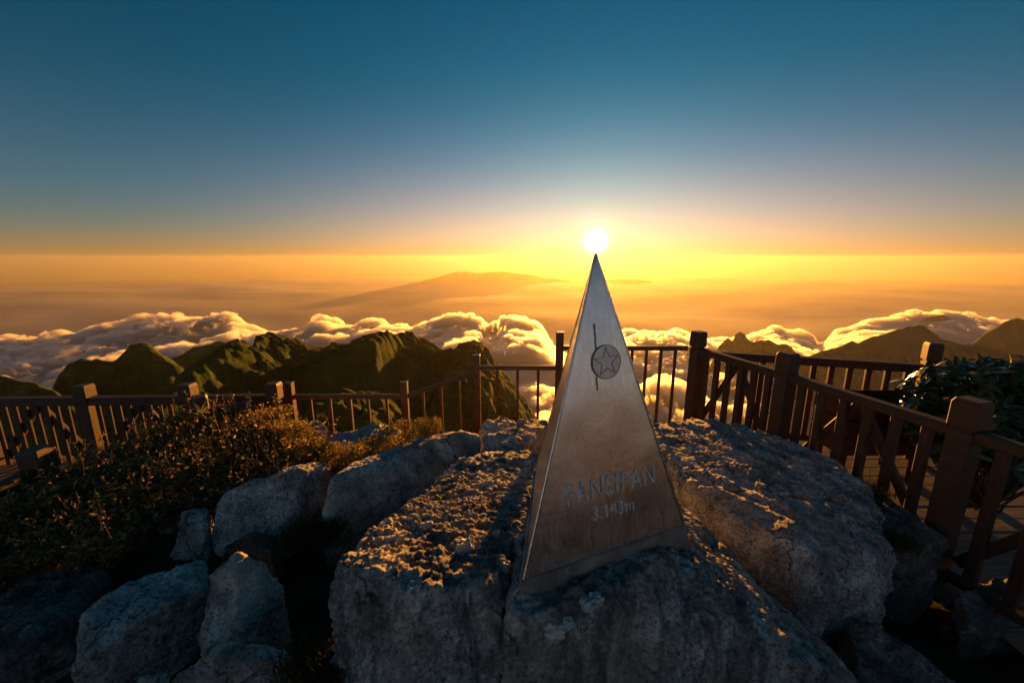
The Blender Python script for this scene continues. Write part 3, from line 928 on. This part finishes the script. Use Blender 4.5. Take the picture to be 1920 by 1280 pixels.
# concrete foot: a rough flared three-sided block
m = Mat('old_concrete'); co = m.coord('Object')
n1 = m.noise(co, 6, 8, .7); n2 = m.noise(co, 60, 6, .75); n3 = m.noise(co, 14, 5, .65, .4)
c = m.ramp(n1, [(.3, (.10, .085, .075)), (.5, (.21, .185, .165)), (.72, (.34, .315, .29))])
c = m.mix(m.ramp(n3, [(.6, G3(0)), (.68, G3(.7))]), c, (.42, .42, .41))
M['concrete'] = m.set(c, .92, m.bump(n2, .7, .006, m.bump(n3, .5, .015)), Specular_IOR_Level=.2)
NS = 60


def tri_ring(grow, z):
    cs = [cen + (p - cen).normalized() * ((p - cen).length + grow * 2) for p in (b0, b1, b2)]
    out_ = []
    for i in range(3):
        a, b = cs[i], cs[(i + 1) % 3]
        for k in range(NS):
            t = k / NS; out_.append((*(a.lerp(b, t)).xy, z))
    return out_


rings = [tri_ring(-.012, -HB - .001), tri_ring(.003, -HB - .001), tri_ring(.006, -HB - .002), tri_ring(.008, -HB - .005)] + [tri_ring(.009 + .020 * (i / 22) + .012 * (i / 22) ** 3, -HB - .010 - .24 * i / 22) for i in range(23)]
V = np.array(rings).reshape(-1, 3); nr_ = 3 * NS
idx = np.arange(nr_); nx_ = np.roll(idx, -1)
F_ = np.concatenate([np.stack([r_ * nr_ + idx, r_ * nr_ + nx_, (r_ + 1) * nr_ + nx_, (r_ + 1) * nr_ + idx], 1) for r_ in range(len(rings) - 1)])
rad = V - np.array([cen.x, cen.y, 0]); rad[:, 2] = 0; rad /= np.linalg.norm(rad, axis=1, keepdims=True)
amp = np.repeat(np.clip((np.arange(len(rings)) - 1) / 6.0, 0, 1), nr_)
V += rad * ((.010 * fbm(V * 9, 4, 111) + .006 * fbm(V * 30, 3, 112)) * amp)[:, None]
cf = mesh_np('concrete_foot', V - np.array(org), F_)
bm = bmesh.new(); bm.from_mesh(cf); bmesh.ops.recalc_face_normals(bm, faces=bm.faces); bm.to_mesh(cf); bm.free()
link('concrete_foot', cf, M['concrete'], ob)

# ------------------------------------------------------------------ white stones and mortar crumbs lying on the boulders
m = Mat('quartz'); co = m.coord('Object')
M['quartz'] = m.set(m.ramp(m.noise(co, 18, 6, .7), [(.3, (.22, .22, .22)), (.6, (.55, .55, .53))]), .6, m.bump(m.noise(co, 40, 5), .5, .008))


def stone(u, v, sx, sy, sz, label, seed, rz=0.0):
    h = hit(u, v)
    if h is None: return
    d, f = cube_sphere(20)
    q = d * np.array([sx, sy, sz])
    nn = np.concatenate([RNG.normal(size=(14, 3)), np.eye(3), -np.eye(3)]); nn /= np.linalg.norm(nn, axis=1, keepdims=True)
    g = (np.clip(d @ nn.T / RNG.uniform(.7, 1.0, 20), 0, None) ** 14).sum(1) ** (-1 / 14)
    q = d * g[:, None] * np.array([sx, sy, sz])
    q += d * (.45 * sz * fbm(d * 2.5 + seed, 4, seed))[:, None]
    o = link('white_stone', mesh_np('white_stone', q + np.array([0, 0, sz * .05]), f), M['quartz'], loc=h[0])
    o.rotation_euler = (0, 0, rz)
    tag(o, label, 'stone', 'pale stones lying on the boulders')


stone(868, 1030, .034, .022, .030, 'largest white stone on the flat-topped boulder', 1, .5)
stone(905, 1012, .022, .014, .016, 'white pebble just right of the largest white stone', 2)
stone(930, 1003, .016, .022, .014, 'white pebble nearest the concrete foot on the rippled top', 3)
stone(947, 1062, .018, .02, .022, 'white chip at the crevice edge left of the concrete foot', 4)
stone(800, 985, .035, .02, .010, 'flat white patch of quartz on the sunlit rippled top', 5, .4)
stone(730, 1010, .040, .018, .010, 'flat white patch of quartz near the left rim of the flat-topped boulder', 6, .5)
stone(1040, 1180, .038, .02, .022, 'lower white quartz lump below the concrete foot', 7)
stone(1066, 1168, .018, .016, .016, 'middle white quartz lump below the concrete foot', 8)
stone(1112, 1130, .045, .018, .022, 'elongated white quartz lump right under the front of the concrete foot', 9, .5)

# ------------------------------------------------------------------ fences
def at_z(u, v, z):
    d = ray(u, v); return d * (z / d.z)


_pm = {}


def put_post(root, x, y, ztop, zbot, half, ang, capped=True, mat='wood_post'):
    o0 = root.location
    key = (round(ztop - zbot, 3), half, capped)
    if key not in _pm:
        h = ztop - zbot
        if capped:
            body = stack_mesh('post', [(0, half * .93), (h - .175, half * .93)], .10)
            cap = stack_mesh('post_cap', [(h - .175, half * .78), (h - .158, half * .78), (h - .156, half * .98), (h - .150, half * 1.04), (h - .022, half * 1.04), (h, half * .86)], .10)
        else:
            body = stack_mesh('post', [(0, half), (h - .012, half)], .12)
            cap = stack_mesh('post_cap', [(h - .012, half * 1.08), (h - .002, half * 1.08), (h, half)], .12)
        body.materials.append(M[mat]); cap.materials.append(M[mat])
        _pm[key] = (body, cap)
    body, cap = _pm[key]
    p = link('post', body, None, root, (x - o0.x, y - o0.y, zbot - o0.z)); p.rotation_euler = (0, 0, ang)
    link('post_cap', cap, None, p)
    return p


_bm = {}


def baluster(root, x, y, z0, z1, wd, dp, ang, mat):
    key = (wd, dp, mat)
    if key not in _bm:
        me = beam_mesh('baluster', 1.0, dp, wd, min(wd, dp) * .12); me.materials.append(M[mat]); _bm[key] = me
    o = link('baluster', _bm[key], None, root)
    # the unit bar stands upright: its length (X) turns into height
    Mx = Matrix.Rotation(ang, 4, 'Z') @ Matrix.Rotation(-math.pi / 2, 4, 'Y') @ Matrix.Diagonal((z1 - z0, 1, 1, 1))
    Mx.translation = Vector((x, y, z0)) - root.location
    o.matrix_local = Mx
    return o


def wood_fence(label, posts, ztop, zbot, nb, half=.075, rail_drop=.16, brace=True, rail=(.085, .075), bal=(.062, .045), caps=None, low_rail=True):
    root = thing('wooden_fence', (posts[0][0], posts[0][1], zbot), label, 'fence', 'brown wooden railings')
    o0 = root.location
    for i, (x, y) in enumerate(posts):
        a, b = posts[max(0, i - 1)], posts[min(len(posts) - 1, i + 1)]
        ang = math.atan2(b[1] - a[1], b[0] - a[0])
        if caps is None or caps[i]:
            put_post(root, x, y, ztop, zbot, half, ang)
    for i, (p, q) in enumerate(zip(posts, posts[1:])):
        P0, P1 = Vector((*p, 0)), Vector((*q, 0)); d = (P1 - P0).normalized(); ln = (P1 - P0).length
        s = d * half * .9
        zr = ztop - rail_drop - rail[1] / 2
        ang = math.atan2(d.y, d.x)
        beam('rail', P0 + s + Vector((0, 0, zr)) - o0, P1 - s + Vector((0, 0, zr)) - o0, rail[0], rail[1], M['wood'], root)
        if low_rail:
            beam('rail', P0 + s + Vector((0, 0, zbot + .08)) - o0, P1 - s + Vector((0, 0, zbot + .08)) - o0, rail[0] * .8, rail[1] * .8, M['wood'], root)
        n = nb[i] if isinstance(nb, (list, tuple)) else nb
        for k in range(n):
            c = P0.lerp(P1, (k + 1) / (n + 1))
            baluster(root, c.x, c.y, zbot + .11, zr - rail[1] / 2 + .004, bal[0], bal[1], ang, 'wood')
        if brace:
            side_ = Vector((-d.y, d.x, 0)) * (bal[1] / 2 + .019)
            mid = (P0 + P1) / 2 + side_
            if mid.length < ((P0 + P1) / 2 - side_).length: side_ = -side_; mid = (P0 + P1) / 2 + side_
            for en, sg in ((P0 + d * (half + .02), 1), (P1 - d * (half + .02), -1)):
                beam('brace', en + side_ + Vector((0, 0, zbot + .16)) - o0, mid - d * .012 * sg + Vector((0, 0, zr - rail[1] / 2 - .012)) - o0, .034, .055, M['wood'], root)
    return root


RZ = -.725
PA, PB, PC = (at_z(u_, v_, RZ).xy[:] for u_, v_ in ((1311, 621), (1479, 661), (1826, 748)))
PD = (PC[0] * 2 - PB[0], PC[1] * 2 - PB[1])
wood_fence('stout wooden railing with capped posts beside the sloping slab', [PA, PB, PC, PD], RZ, -1.82, [6, 6, 6], half=.057, bal=(.05, .04), rail=(.07, .062))
BD = at_z(1752, 642, RZ).xy[:]
wood_fence('wooden railing at the back of the right-hand walkway', [(PA[0] + .17, PA[1] - .03), BD, (BD[0] + 1.25, BD[1] - .66)], RZ, -1.82, [11, 9], half=.05, rail_drop=.20, brace=False, bal=(.045, .04), caps=[False, True, True])
LZ = -1.13
lp = [at_z(155, 721, LZ), at_z(350, 719, LZ), at_z(512, 717, LZ)]
l0 = lp[0] + (lp[0] - lp[1])
l00 = l0 + (lp[0] - lp[1])
LB = -1.90
wood_fence('wooden railing with capped posts along the far side of the left deck', [l00.xy[:], l0.xy[:], lp[0].xy[:], lp[1].xy[:], lp[2].xy[:]], LZ, LB - .12, [9, 9, 9, 9], half=.055, rail_drop=.115, bal=(.038, .016))
q = at_z(372, 742, -1.135)
wood_fence('short stub of wooden railing behind the bramble with one post', [q.xy[:], (lp[2].x - .06, lp[2].y - .10)], -1.135, LB - .12, [4], half=.055, rail_drop=.12, brace=False, bal=(.045, .045), caps=[True, False])
q2 = W(67, 840, 2.47)
wood_fence('low wooden railing at the left edge in front of the deck boards', [q2.xy[:], (q2.x + .06, q2.y - 1.0)], q2.z, LB - .12, [5], half=.065, rail_drop=.12, brace=False, caps=[True, True], low_rail=False)

# the thin steel railing
YM = PA[1]
tops = [(1050, 622, YM - .02), (893, 665, YM + .02), (757, 715, YM - .07), (541, 716, YM - .25)]
tw = [W(*t) for t in tops]
mp = [(PA[0] - .07, PA[1] + .01)] + [(t.x, t.y) for t in tw]
mtop = [None] + [t.z for t in tw]
rzf = lambda u_, v_, y_: W(u_, v_, y_).z - .023
rz = [(rzf(1290, 649, YM), rzf(1060, 647, YM)), (rzf(1040, 684, YM), rzf(900, 686, YM)), (rzf(893, 694, YM), rzf(765, 740, YM - .07)), (rzf(750, 739, YM - .07), rzf(550, 739, YM - .25))]
nbal = [8, 3, 3, 5]
root = thing('steel_fence', (mp[-1][0], mp[-1][1], -2.0), 'thin brown steel railing stepping down behind the obelisk', 'fence')
for (x, y), zt in zip(mp, mtop):
    if zt is not None: put_post(root, x, y, zt, -2.0, .036, .04, False, 'pipe')
for i in range(4):
    (x0, y0), (x1, y1) = mp[i], mp[i + 1]
    P0, P1 = Vector((x0, y0, rz[i][0])), Vector((x1, y1, rz[i][1]))
    d = (P1 - P0).normalized()
    beam('rail', P0 + d * .034 - root.location, P1 - d * .034 - root.location, .046, .046, M['pipe'], root)
    for k in range(nbal[i]):
        c = P0.lerp(P1, (k + 1) / (nbal[i] + 1))
        wdt = .046 if (i == 3 and k == 2) else .026
        baluster(root, c.x, c.y, -2.0, c.z - .02, wdt, wdt, .04, 'pipe')

# ------------------------------------------------------------------ decks
def deck(name, label, planks, z, mat):
    d = link(name, None); d.location = (planks[0][0], planks[0][2], z)
    tag(d, label, None, None, 'structure')
    for i, (x0, x1, y, wd) in enumerate(planks):
        o = beam('plank', Vector((x0, y, z - .014 + random.uniform(-.002, .002))) - d.location, Vector((x1, y, z - .014)) - d.location, wd, .028, M[mat], d, ch=.004)
    return d


def fence_x(y):
    return PA[0] + (PA[1] - y) * (PC[0] - PA[0]) / (PA[1] - PC[1])


def back_x(y):
    if y > BD[1]: return PA[0] + .15 + (PA[1] - y) / (PA[1] - BD[1]) * (BD[0] - PA[0])
    return BD[0] + (BD[1] - y) * 1.8


pl = []
y = PA[1] - .1
while y > .7:
    pl.append((fence_x(y) - .10, min(back_x(y) + .1, 6.5), y, .135)); y -= .142
deck('deck', 'grey plank walkway between the two right-hand railings', pl, -1.815, 'plank_grey')
pl = []
y = 3.36
while y > 1.1:
    pl.append((-6.5, -2.75, y, .135)); y -= .142
deck('deck', 'brown plank deck at the left edge', pl, -1.90, 'plank')

# wooden planter on the right-hand walkway
px0, px1, py0, py1, pz0, pz1 = 2.66, 3.38, 2.98, 3.31, -1.57, -1.12
M['red_wood'] = mat_wood('dark_red_wood', (.06, .016, .010), (.12, .035, .02))
root = thing('planter', ((px0 + px1) / 2, (py0 + py1) / 2, -1.815), 'dark red wooden planter box on legs behind the right-hand railing', 'planter')
o0 = root.location
for k in range(3):
    z = pz0 + .075 + k * .15
    for yy in (py0, py1):
        beam('board', Vector((px0, yy, z)) - o0, Vector((px1, yy, z)) - o0, .024, .143, M['red_wood'], root)
    for xx in (px0 + .012, px1 - .012):
        beam('board', Vector((xx, py0 + .014, z)) - o0, Vector((xx, py1 - .014, z)) - o0, .024, .143, M['red_wood'], root)
for xx in (px0 + .05, px1 - .05):
    for yy in (py0 + .04, py1 - .04):
        lg = link('leg', stack_mesh('leg', [(0, .028), (pz1 + 1.815 - .03, .028)]), M['red_wood'], root, (xx - o0.x, yy - o0.y, 0))
sl = link('soil', None, None, root)
me = bpy.data.meshes.new('soil'); bm = bmesh.new(); bmesh.ops.create_grid(bm, x_segments=14, y_segments=8, size=.5)
for v in bm.verts: v.co = Vector((v.co.x * (px1 - px0 - .06), v.co.y * (py1 - py0 - .04), pz1 - .06 - o0.z + random.uniform(-.012, .012)))
bm.to_mesh(me); bm.free(); bpy.data.objects.remove(sl); link('soil', me, M['soil'], root)


# ------------------------------------------------------------------ plants
def mat_leaf(name, trans=.35, rough=.5, spec=.35):
    m = Mat(name)
    ca = m.n('ShaderNodeVertexColor', layer_name='Col')
    m.set(ca.outputs[0], rough, None, Specular_IOR_Level=spec)
    t = m.n('ShaderNodeBsdfTranslucent'); m.l(ca.outputs[0], t.inputs[0])
    x = m.n('ShaderNodeMixShader'); x.inputs[0].default_value = trans
    m.l(m.b.outputs[0], x.inputs[1]); m.l(t.outputs[0], x.inputs[2]); m.l(x.outputs[0], m.out.inputs[0])
    return m.m


M['leaf'] = mat_leaf('leaf'); M['dry'] = mat_leaf('dry_leaf', .45, .8, .1)
m = Mat('glossy_leaf'); oi = m.n('ShaderNodeObjectInfo')
M['gloss'] = m.set(m.ramp(oi.outputs['Random'], [(0, (.020, .040, .014)), (.6, (.038, .062, .020)), (1, (.07, .075, .026))]), .32, None, Specular_IOR_Level=.5)
m = Mat('bark'); M['bark'] = m.set(m.ramp(m.noise(m.coord('Object', (4, 4, 1)), 20), [(.3, (.05, .035, .025)), (.7, (.14, .10, .07))]), .9)
m = Mat('dry_stem'); M['stem'] = m.set((.17, .10, .05), .8)

PAL = np.array([(.07, .11, .028), (.11, .135, .035), (.05, .08, .024), (.24, .15, .06), (.34, .22, .09), (.18, .10, .05), (.42, .29, .15), (.15, .15, .05)])


def leaves_mesh(name, pos, size, pal=PAL, probs=None, flat=.5, wide=.55):
    """small folded leaves at pos (n,3) with lengths size (n)"""
    n = len(pos)
    d = RNG.normal(size=(n, 3)); d[:, 2] = d[:, 2] * flat + .15; d /= np.linalg.norm(d, axis=1, keepdims=True)
    u = RNG.normal(size=(n, 3)) * np.array([1, 1, 1.0]) + np.array([0, 0, .9]); s = np.cross(d, u); s /= np.linalg.norm(s, axis=1, keepdims=True)
    up = np.cross(s, d)
    l = size[:, None]; wd = l * wide * RNG.uniform(.7, 1.1, (n, 1)) * .5
    base = pos; tip = pos + d * l - up * l * RNG.uniform(0, .3, (n, 1))
    mid = pos + d * l * .45
    fold = RNG.uniform(.05, .5, (n, 1))
    a = mid + s * wd + up * wd * fold; b = mid - s * wd + up * wd * fold
    V = np.stack([base, a, tip, b], 1).reshape(-1, 3)
    i = np.arange(n) * 4
    Fc = np.concatenate([np.stack([i, i + 1, i + 2], 1), np.stack([i, i + 2, i + 3], 1)])
    c = pal[RNG.choice(len(pal), n, p=probs)] * RNG.uniform(.6, 1.4, (n, 1))
    return mesh_np(name, V, Fc, False, np.repeat(c, 4, 0))


def stems_mesh(name, starts, ends, bend, rad):
    """thin three-sided stems from starts to ends, bowed by bend"""
    n = len(starts); seg = 5; V, Fc = [], []
    ax = ends - starts; ln = np.linalg.norm(ax, axis=1, keepdims=True)
    s = np.cross(ax, RNG.normal(size=(n, 3))); s /= np.linalg.norm(s, axis=1, keepdims=True); t = np.cross(ax / ln, s)
    for k in range(seg):
        f_ = k / (seg - 1)
        c = starts + ax * f_ + s * bend[:, None] * 4 * f_ * (1 - f_)
        r = rad[:, None] * (1 - .7 * f_)
        for j in range(3):
            an = j * 2 * math.pi / 3
            V.append(c + s * r * math.cos(an) + t * r * math.sin(an))
    V = np.stack(V, 1)                    # n, seg*3, 3
    base = np.arange(n)[:, None] * seg * 3
    for k in range(seg - 1):
        for j in range(3):
            Fc.append(base + np.array([[k * 3 + j, k * 3 + (j + 1) % 3, (k + 1) * 3 + (j + 1) % 3, (k + 1) * 3 + j]]))
    return mesh_np(name, V.reshape(-1, 3), np.concatenate(Fc))


def bramble_z(x, y):
    p = np.stack([x, y, 0 * x], 1)
    z = -1.36 - .10 * np.clip((3.15 - y) / 1.3, 0, 1.3) - .22 * np.clip((-2.75 - x) / .6, 0, 1) - .06 * np.clip((x + 1.6) / .5, 0, 1)
    return z + .07 * fbm(p * 2.1, 3, 131) + .07 * fbm(p * 6.5, 2, 132)


def in_bramble(x, y):
    lo = np.where(x < -2.0, 1.62 + .1 * np.sin(x * 5), 2.12)
    return (y > lo) & (y < 3.34 + .04 * np.sin(x * 9)) & (x > -3.22 + .12 * np.sin(y * 4)) & (x < -1.2 - .35 * (2.6 - y).clip(0, 1) - .75 * ((y - 2.55) / .5).clip(0, 1))


n = 90000
x = RNG.uniform(-3.4, -.8, n); y = RNG.uniform(1.5, 3.4, n); k = in_bramble(x, y); x, y = x[k], y[k]
z = bramble_z(x, y) - RNG.exponential(.035, len(x)) + .045
dens = fbm(np.stack([x * 3.5, y * 3.5, 0 * x], 1), 3, 133)
k = dens > RNG.uniform(-.8, .55, len(x)); x, y, z = x[k], y[k], z[k]
tag(link('bramble', leaves_mesh('bramble', np.stack([x, y, z], 1), RNG.uniform(.014, .042, len(x)), probs=[.11, .10, .08, .18, .19, .12, .15, .07]), M['dry']),
    'dense tangle of brown and green bramble leaves on the left slope', None, None, 'stuff')
n = 4200
x = RNG.uniform(-3.2, -1.0, n); y = RNG.uniform(1.7, 3.3, n); k = in_bramble(x, y); x, y = x[k], y[k]
st_ = np.stack([x, y, bramble_z(x, y) - .08], 1); h = RNG.uniform(.08, .24, len(x)) * (.5 + RNG.random(len(x)))
en_ = st_ + np.stack([RNG.normal(0, .06, len(x)), RNG.normal(0, .06, len(x)), h], 1)
t_ = RNG.uniform(.5, 1.0, (4, len(x), 1)); lp_ = (st_ + (en_ - st_) * t_).reshape(-1, 3) + RNG.normal(0, .008, (4 * len(x), 3))
tag(link('dry_leaves', leaves_mesh('dry_leaves', lp_, RNG.uniform(.012, .032, len(lp_)), PAL[[1, 3, 4, 6, 6, 7]], flat=.8), M['dry']),
    'curled dry leaves on the stems above the bramble', None, None, 'stuff')
tag(link('dry_stems', stems_mesh('dry_stems', st_, en_, RNG.normal(0, .02, len(x)), RNG.uniform(.0009, .0022, len(x))), M['stem']),
    'thin dry stems sticking out of the bramble', None, None, 'stuff')


def shrub(label, u, v, Y, rx_, rz_, n, size, pal=PAL, probs=None, twigs=60, mat='dry'):
    c = W(u, v, Y); root = thing('shrub', (c.x, c.y, c.z - rz_), label, 'shrub', 'low shrubs among the rocks')
    d = RNG.normal(size=(n, 3)); d /= np.linalg.norm(d, axis=1, keepdims=True)
    rad = RNG.uniform(.45, 1, (n, 1)) ** .5 * (1 + .35 * fbm(d * 2.2 + u, 3, 141)[:, None])
    pos = d * rad * np.array([rx_, rx_ * .8, rz_]) + np.array([0, 0, rz_])
    link('foliage', leaves_mesh('foliage', pos, RNG.uniform(size * .6, size * 1.3, n), pal, probs), M[mat], root)
    e_ = pos[RNG.choice(n, twigs)]; s_ = e_ * .06 * np.array([1, 1, 0]) + np.array([0, 0, -.05])
    link('stem', stems_mesh('stem', s_, e_ * 1.03, RNG.normal(0, .02, twigs), np.full(twigs, .003)), M['stem'], root)
    return root


WARM = np.array([(.15, .15, .045), (.26, .18, .06), (.36, .22, .08), (.10, .11, .035)])
shrub('low golden shrub behind the pale wedge-shaped boulder', 590, 848, 2.62, .17, .10, 2600, .020, WARM)
shrub('golden shrub growing over the back rock, right of the bramble', 655, 862, 2.52, .19, .10, 3000, .018, WARM)
shrub('small sunlit shrub touching the top of the upright slab', 705, 838, 2.75, .17, .07, 2200, .016, WARM)
shrub('green shrub at the foot of the thin steel railing', 765, 808, 3.15, .24, .08, 2600, .016)
shrub('small shrub just left of the upper end of the upright slab', 805, 798, 3.2, .12, .08, 1400, .016)
shrub('reddish dry shrub in front of the double fence post', 540, 815, 2.95, .2, .10, 2400, .022, WARM)
shrub('dark leafy shrub below the low left railing', 90, 965, 2.1, .3, .14, 3200, .032)

# taller dead stems in front of the stub railing
n = 130
px_ = RNG.uniform(-2.3, -1.45, n); py_ = RNG.uniform(2.85, 3.2, n)
s_ = np.stack([px_, py_, np.full(n, -1.5)], 1); e_ = s_ + np.stack([RNG.normal(0, .07, n), RNG.normal(0, .05, n), RNG.uniform(.1, .30, n)], 1)
root = thing('dead_weeds', (-1.9, 3.0, -1.6), 'withered brown weed stalks standing before the double fence post', 'weeds')
o0 = np.array(root.location)
link('stem', stems_mesh('stem', s_ - o0, e_ - o0, RNG.normal(0, .02, n), RNG.uniform(.0012, .0028, n)), M['stem'], root)
t_ = RNG.uniform(.45, 1.0, (5, n, 1)); pos = (s_ + (e_ - s_) * t_).reshape(-1, 3) + RNG.normal(0, .008, (5 * n, 3))
link('withered_leaves', leaves_mesh('withered_leaves', pos - o0, RNG.uniform(.012, .03, 5 * n), PAL[3:7]), M['dry'], root)

# one fresh broad-leaved plant rising above the bramble
root = thing('leafy_plant', W(376, 775, 3.02), 'fresh green broad-leaved plant rising above the bramble near the stub railing', 'plant')


def blade(length, wd, droop, fold=.25, seg=7):
    v, f_ = [], []
    for i in range(seg + 1):
        t = i / seg; ww = wd * (math.sin(math.pi * min(1, t * .93 + .06)) ** .75) * .5
        xx = length * t; zz = -droop * length * t * t
        v += [(xx, -ww, zz + ww * fold), (xx, 0, zz), (xx, ww, zz + ww * fold)]
    for i in range(seg):
        a = i * 3; f_ += [(a, a + 3, a + 4, a + 1), (a + 1, a + 4, a + 5, a + 2)]
    return np.array(v), np.array(f_)


vb, fb = blade(.13, .035, .25)
lm = mesh_np('leaf', vb, fb, True, np.tile(np.array([(.16, .20, .04)]), (len(vb), 1))); lm.materials.append(M['leaf'])
for i in range(7):
    o = link('leaf', lm, None, root, (0, 0, -.02)); o.rotation_euler = (0, -R(80 - i * 9), i * 2.4 + .4); s_ = 1.0 - .07 * i; o.scale = (s_, s_, s_)

# the rhododendron: each outer leaf is its own blade
vb, fb = blade(.105, .036, .18, .3)
rl = mesh_np('leaf', vb, fb, True); rl.materials.append(M['gloss'])
RB = Vector((3.46, 2.62, -1.80))
root = thing('rhododendron', RB, 'dark glossy rhododendron bush growing up through the right-hand railings', 'bush')
whorls = []
RC, RS = np.array([.0, .06, .69]), np.array([.60, .40, .40])
tries = 0
while len(whorls) < 110 and tries < 6000:
    tries += 1
    d = RNG.normal(size=3); d /= np.linalg.norm(d)
    rr_ = 1 + .30 * float(vnoise(np.array([d * 1.9 + 4.0]), 151)[0]); p = RC + d * RS * rr_
    if d[2] < -.55: continue
    if all(np.linalg.norm(p - q_) > .085 for q_, _ in whorls): whorls.append((p, d))
whorls.sort(key=lambda t: t[1][1] - .5 * t[1][2])      # camera side and top first
nleaf = 0; rest_v, rest_f = [], []
for p, d in whorls:
    ax = Vector(d + np.array([0, 0, .7])).normalized()
    b_ = ax.to_track_quat('Z', 'Y').to_matrix()
    k = random.randint(7, 9)
    for i in range(k):
        el = R(random.uniform(-18, 42)); az_ = i * 2 * math.pi / k + random.uniform(-.25, .25)
        Mx = (b_ @ Matrix.Rotation(az_, 3, 'Z') @ Matrix.Rotation(-el, 3, 'Y')).to_4x4() @ Matrix.Diagonal((*(3 * [random.uniform(.75, 1.25)]), 1))
        Mx.translation = Vector(p)
        if nleaf < 295:
            o = link('leaf', rl, None, root); o.matrix_local = Mx; nleaf += 1
        else:
            A_ = np.array(Mx); off = sum(len(q_) for q_ in rest_v)
            rest_v.append(vb @ A_[:3, :3].T + A_[:3, 3]); rest_f.append(fb + off)
for i in range(1400):                    # inner leaves nobody can tell apart
    d = RNG.normal(size=3); d /= np.linalg.norm(d); p = RC + d * RS * RNG.uniform(.25, .92)
    Mx = Vector(d + np.array([0, 0, .3])).normalized().to_track_quat('X', 'Z').to_matrix() @ Matrix.Rotation(random.uniform(0, 6.28), 3, 'X')
    A_ = np.array(Mx); off = sum(len(q_) for q_ in rest_v) if i == 0 else off + len(vb)
    rest_v.append(vb @ A_.T + p); rest_f.append(fb + off)
tag(link('inner_leaves', mesh_np('inner_leaves', np.concatenate(rest_v), np.concatenate(rest_f)), M['gloss'], root), kind='stuff')
s_ = np.zeros((len(whorls), 3)) + RNG.normal(0, .03, (len(whorls), 3)) * np.array([1, 1, 0]); e_ = np.array([p for p, _ in whorls])
link('stem', stems_mesh('stem', s_, e_, RNG.normal(0, .05, len(whorls)), np.full(len(whorls), .009)), M['bark'], root)


# grass tufts in the cracks
GR = np.array([(.05, .065, .02), (.08, .08, .025), (.10, .075, .03)])


def tuft(label, u, v, Y, rx_, n, h):
    c = W(u, v, Y); root = thing('grass_tuft', (c.x, c.y, c.z), label, 'grass', 'grass tufts in the cracks')
    a = RNG.normal(0, rx_ * .5, (n, 2)) * np.array([1, .6]); s_ = np.stack([a[:, 0], a[:, 1], np.full(n, -.03)], 1)
    e_ = s_ + np.stack([RNG.normal(0, h * .6, n), RNG.normal(0, h * .6, n), RNG.uniform(.4, 1, n) * h + .03], 1)
    me = stems_mesh('blades', s_, e_, RNG.normal(0, h * .2, n), np.full(n, .0022))
    o = link('blades', me, M['grass'], root)
    tag(o, kind='stuff')


m = Mat('grass'); co = m.coord('Object'); M['grass'] = m.set(m.ramp(m.noise(co, 60, 3), [(.35, (.035, .05, .015)), (.65, (.11, .085, .03))]), .8, None, Specular_IOR_Level=.1)
tuft('dark grass tuft in the notch between the huge slab and the narrow slab', 1605, 920, 2.2, .16, 900, .05)
tuft('dark grass growing along the lower side of the narrow slab', 1680, 1012, 1.78, .12, 350, .028)
tuft('mossy grass in the hollow beneath the flat-topped boulder', 600, 1245, 1.12, .12, 900, .06)
tuft('shaded grass between the pale wedge and the upright slab', 590, 1000, 1.9, .14, 1000, .06)

# ------------------------------------------------------------------ the air
me = bpy.data.meshes.new('haze')
bm = bmesh.new(); bmesh.ops.create_cube(bm, size=1.0)
for v in bm.verts:
    v.co = Vector((v.co.x * 70000, v.co.y * 70000, 150 if v.co.z > 0 else -1720))
bm.to_mesh(me); bm.free()
m = Mat('haze'); m.t.nodes.remove(m.b)
pv = m.n('ShaderNodeVolumePrincipled')
pv.inputs['Color'].default_value = (.98, .88, .58, 1)
pv.inputs['Density'].default_value = 1 / 112000.0
pv.inputs['Density Attribute'].default_value = ''
pv.inputs['Anisotropy'].default_value = .60
m.l(pv.outputs[0], m.out.inputs['Volume'])
m.m.cycles.homogeneous_volume = True
tag(link('haze', me, m.m), 'thin even haze filling the air over the valleys', None, None, 'stuff')
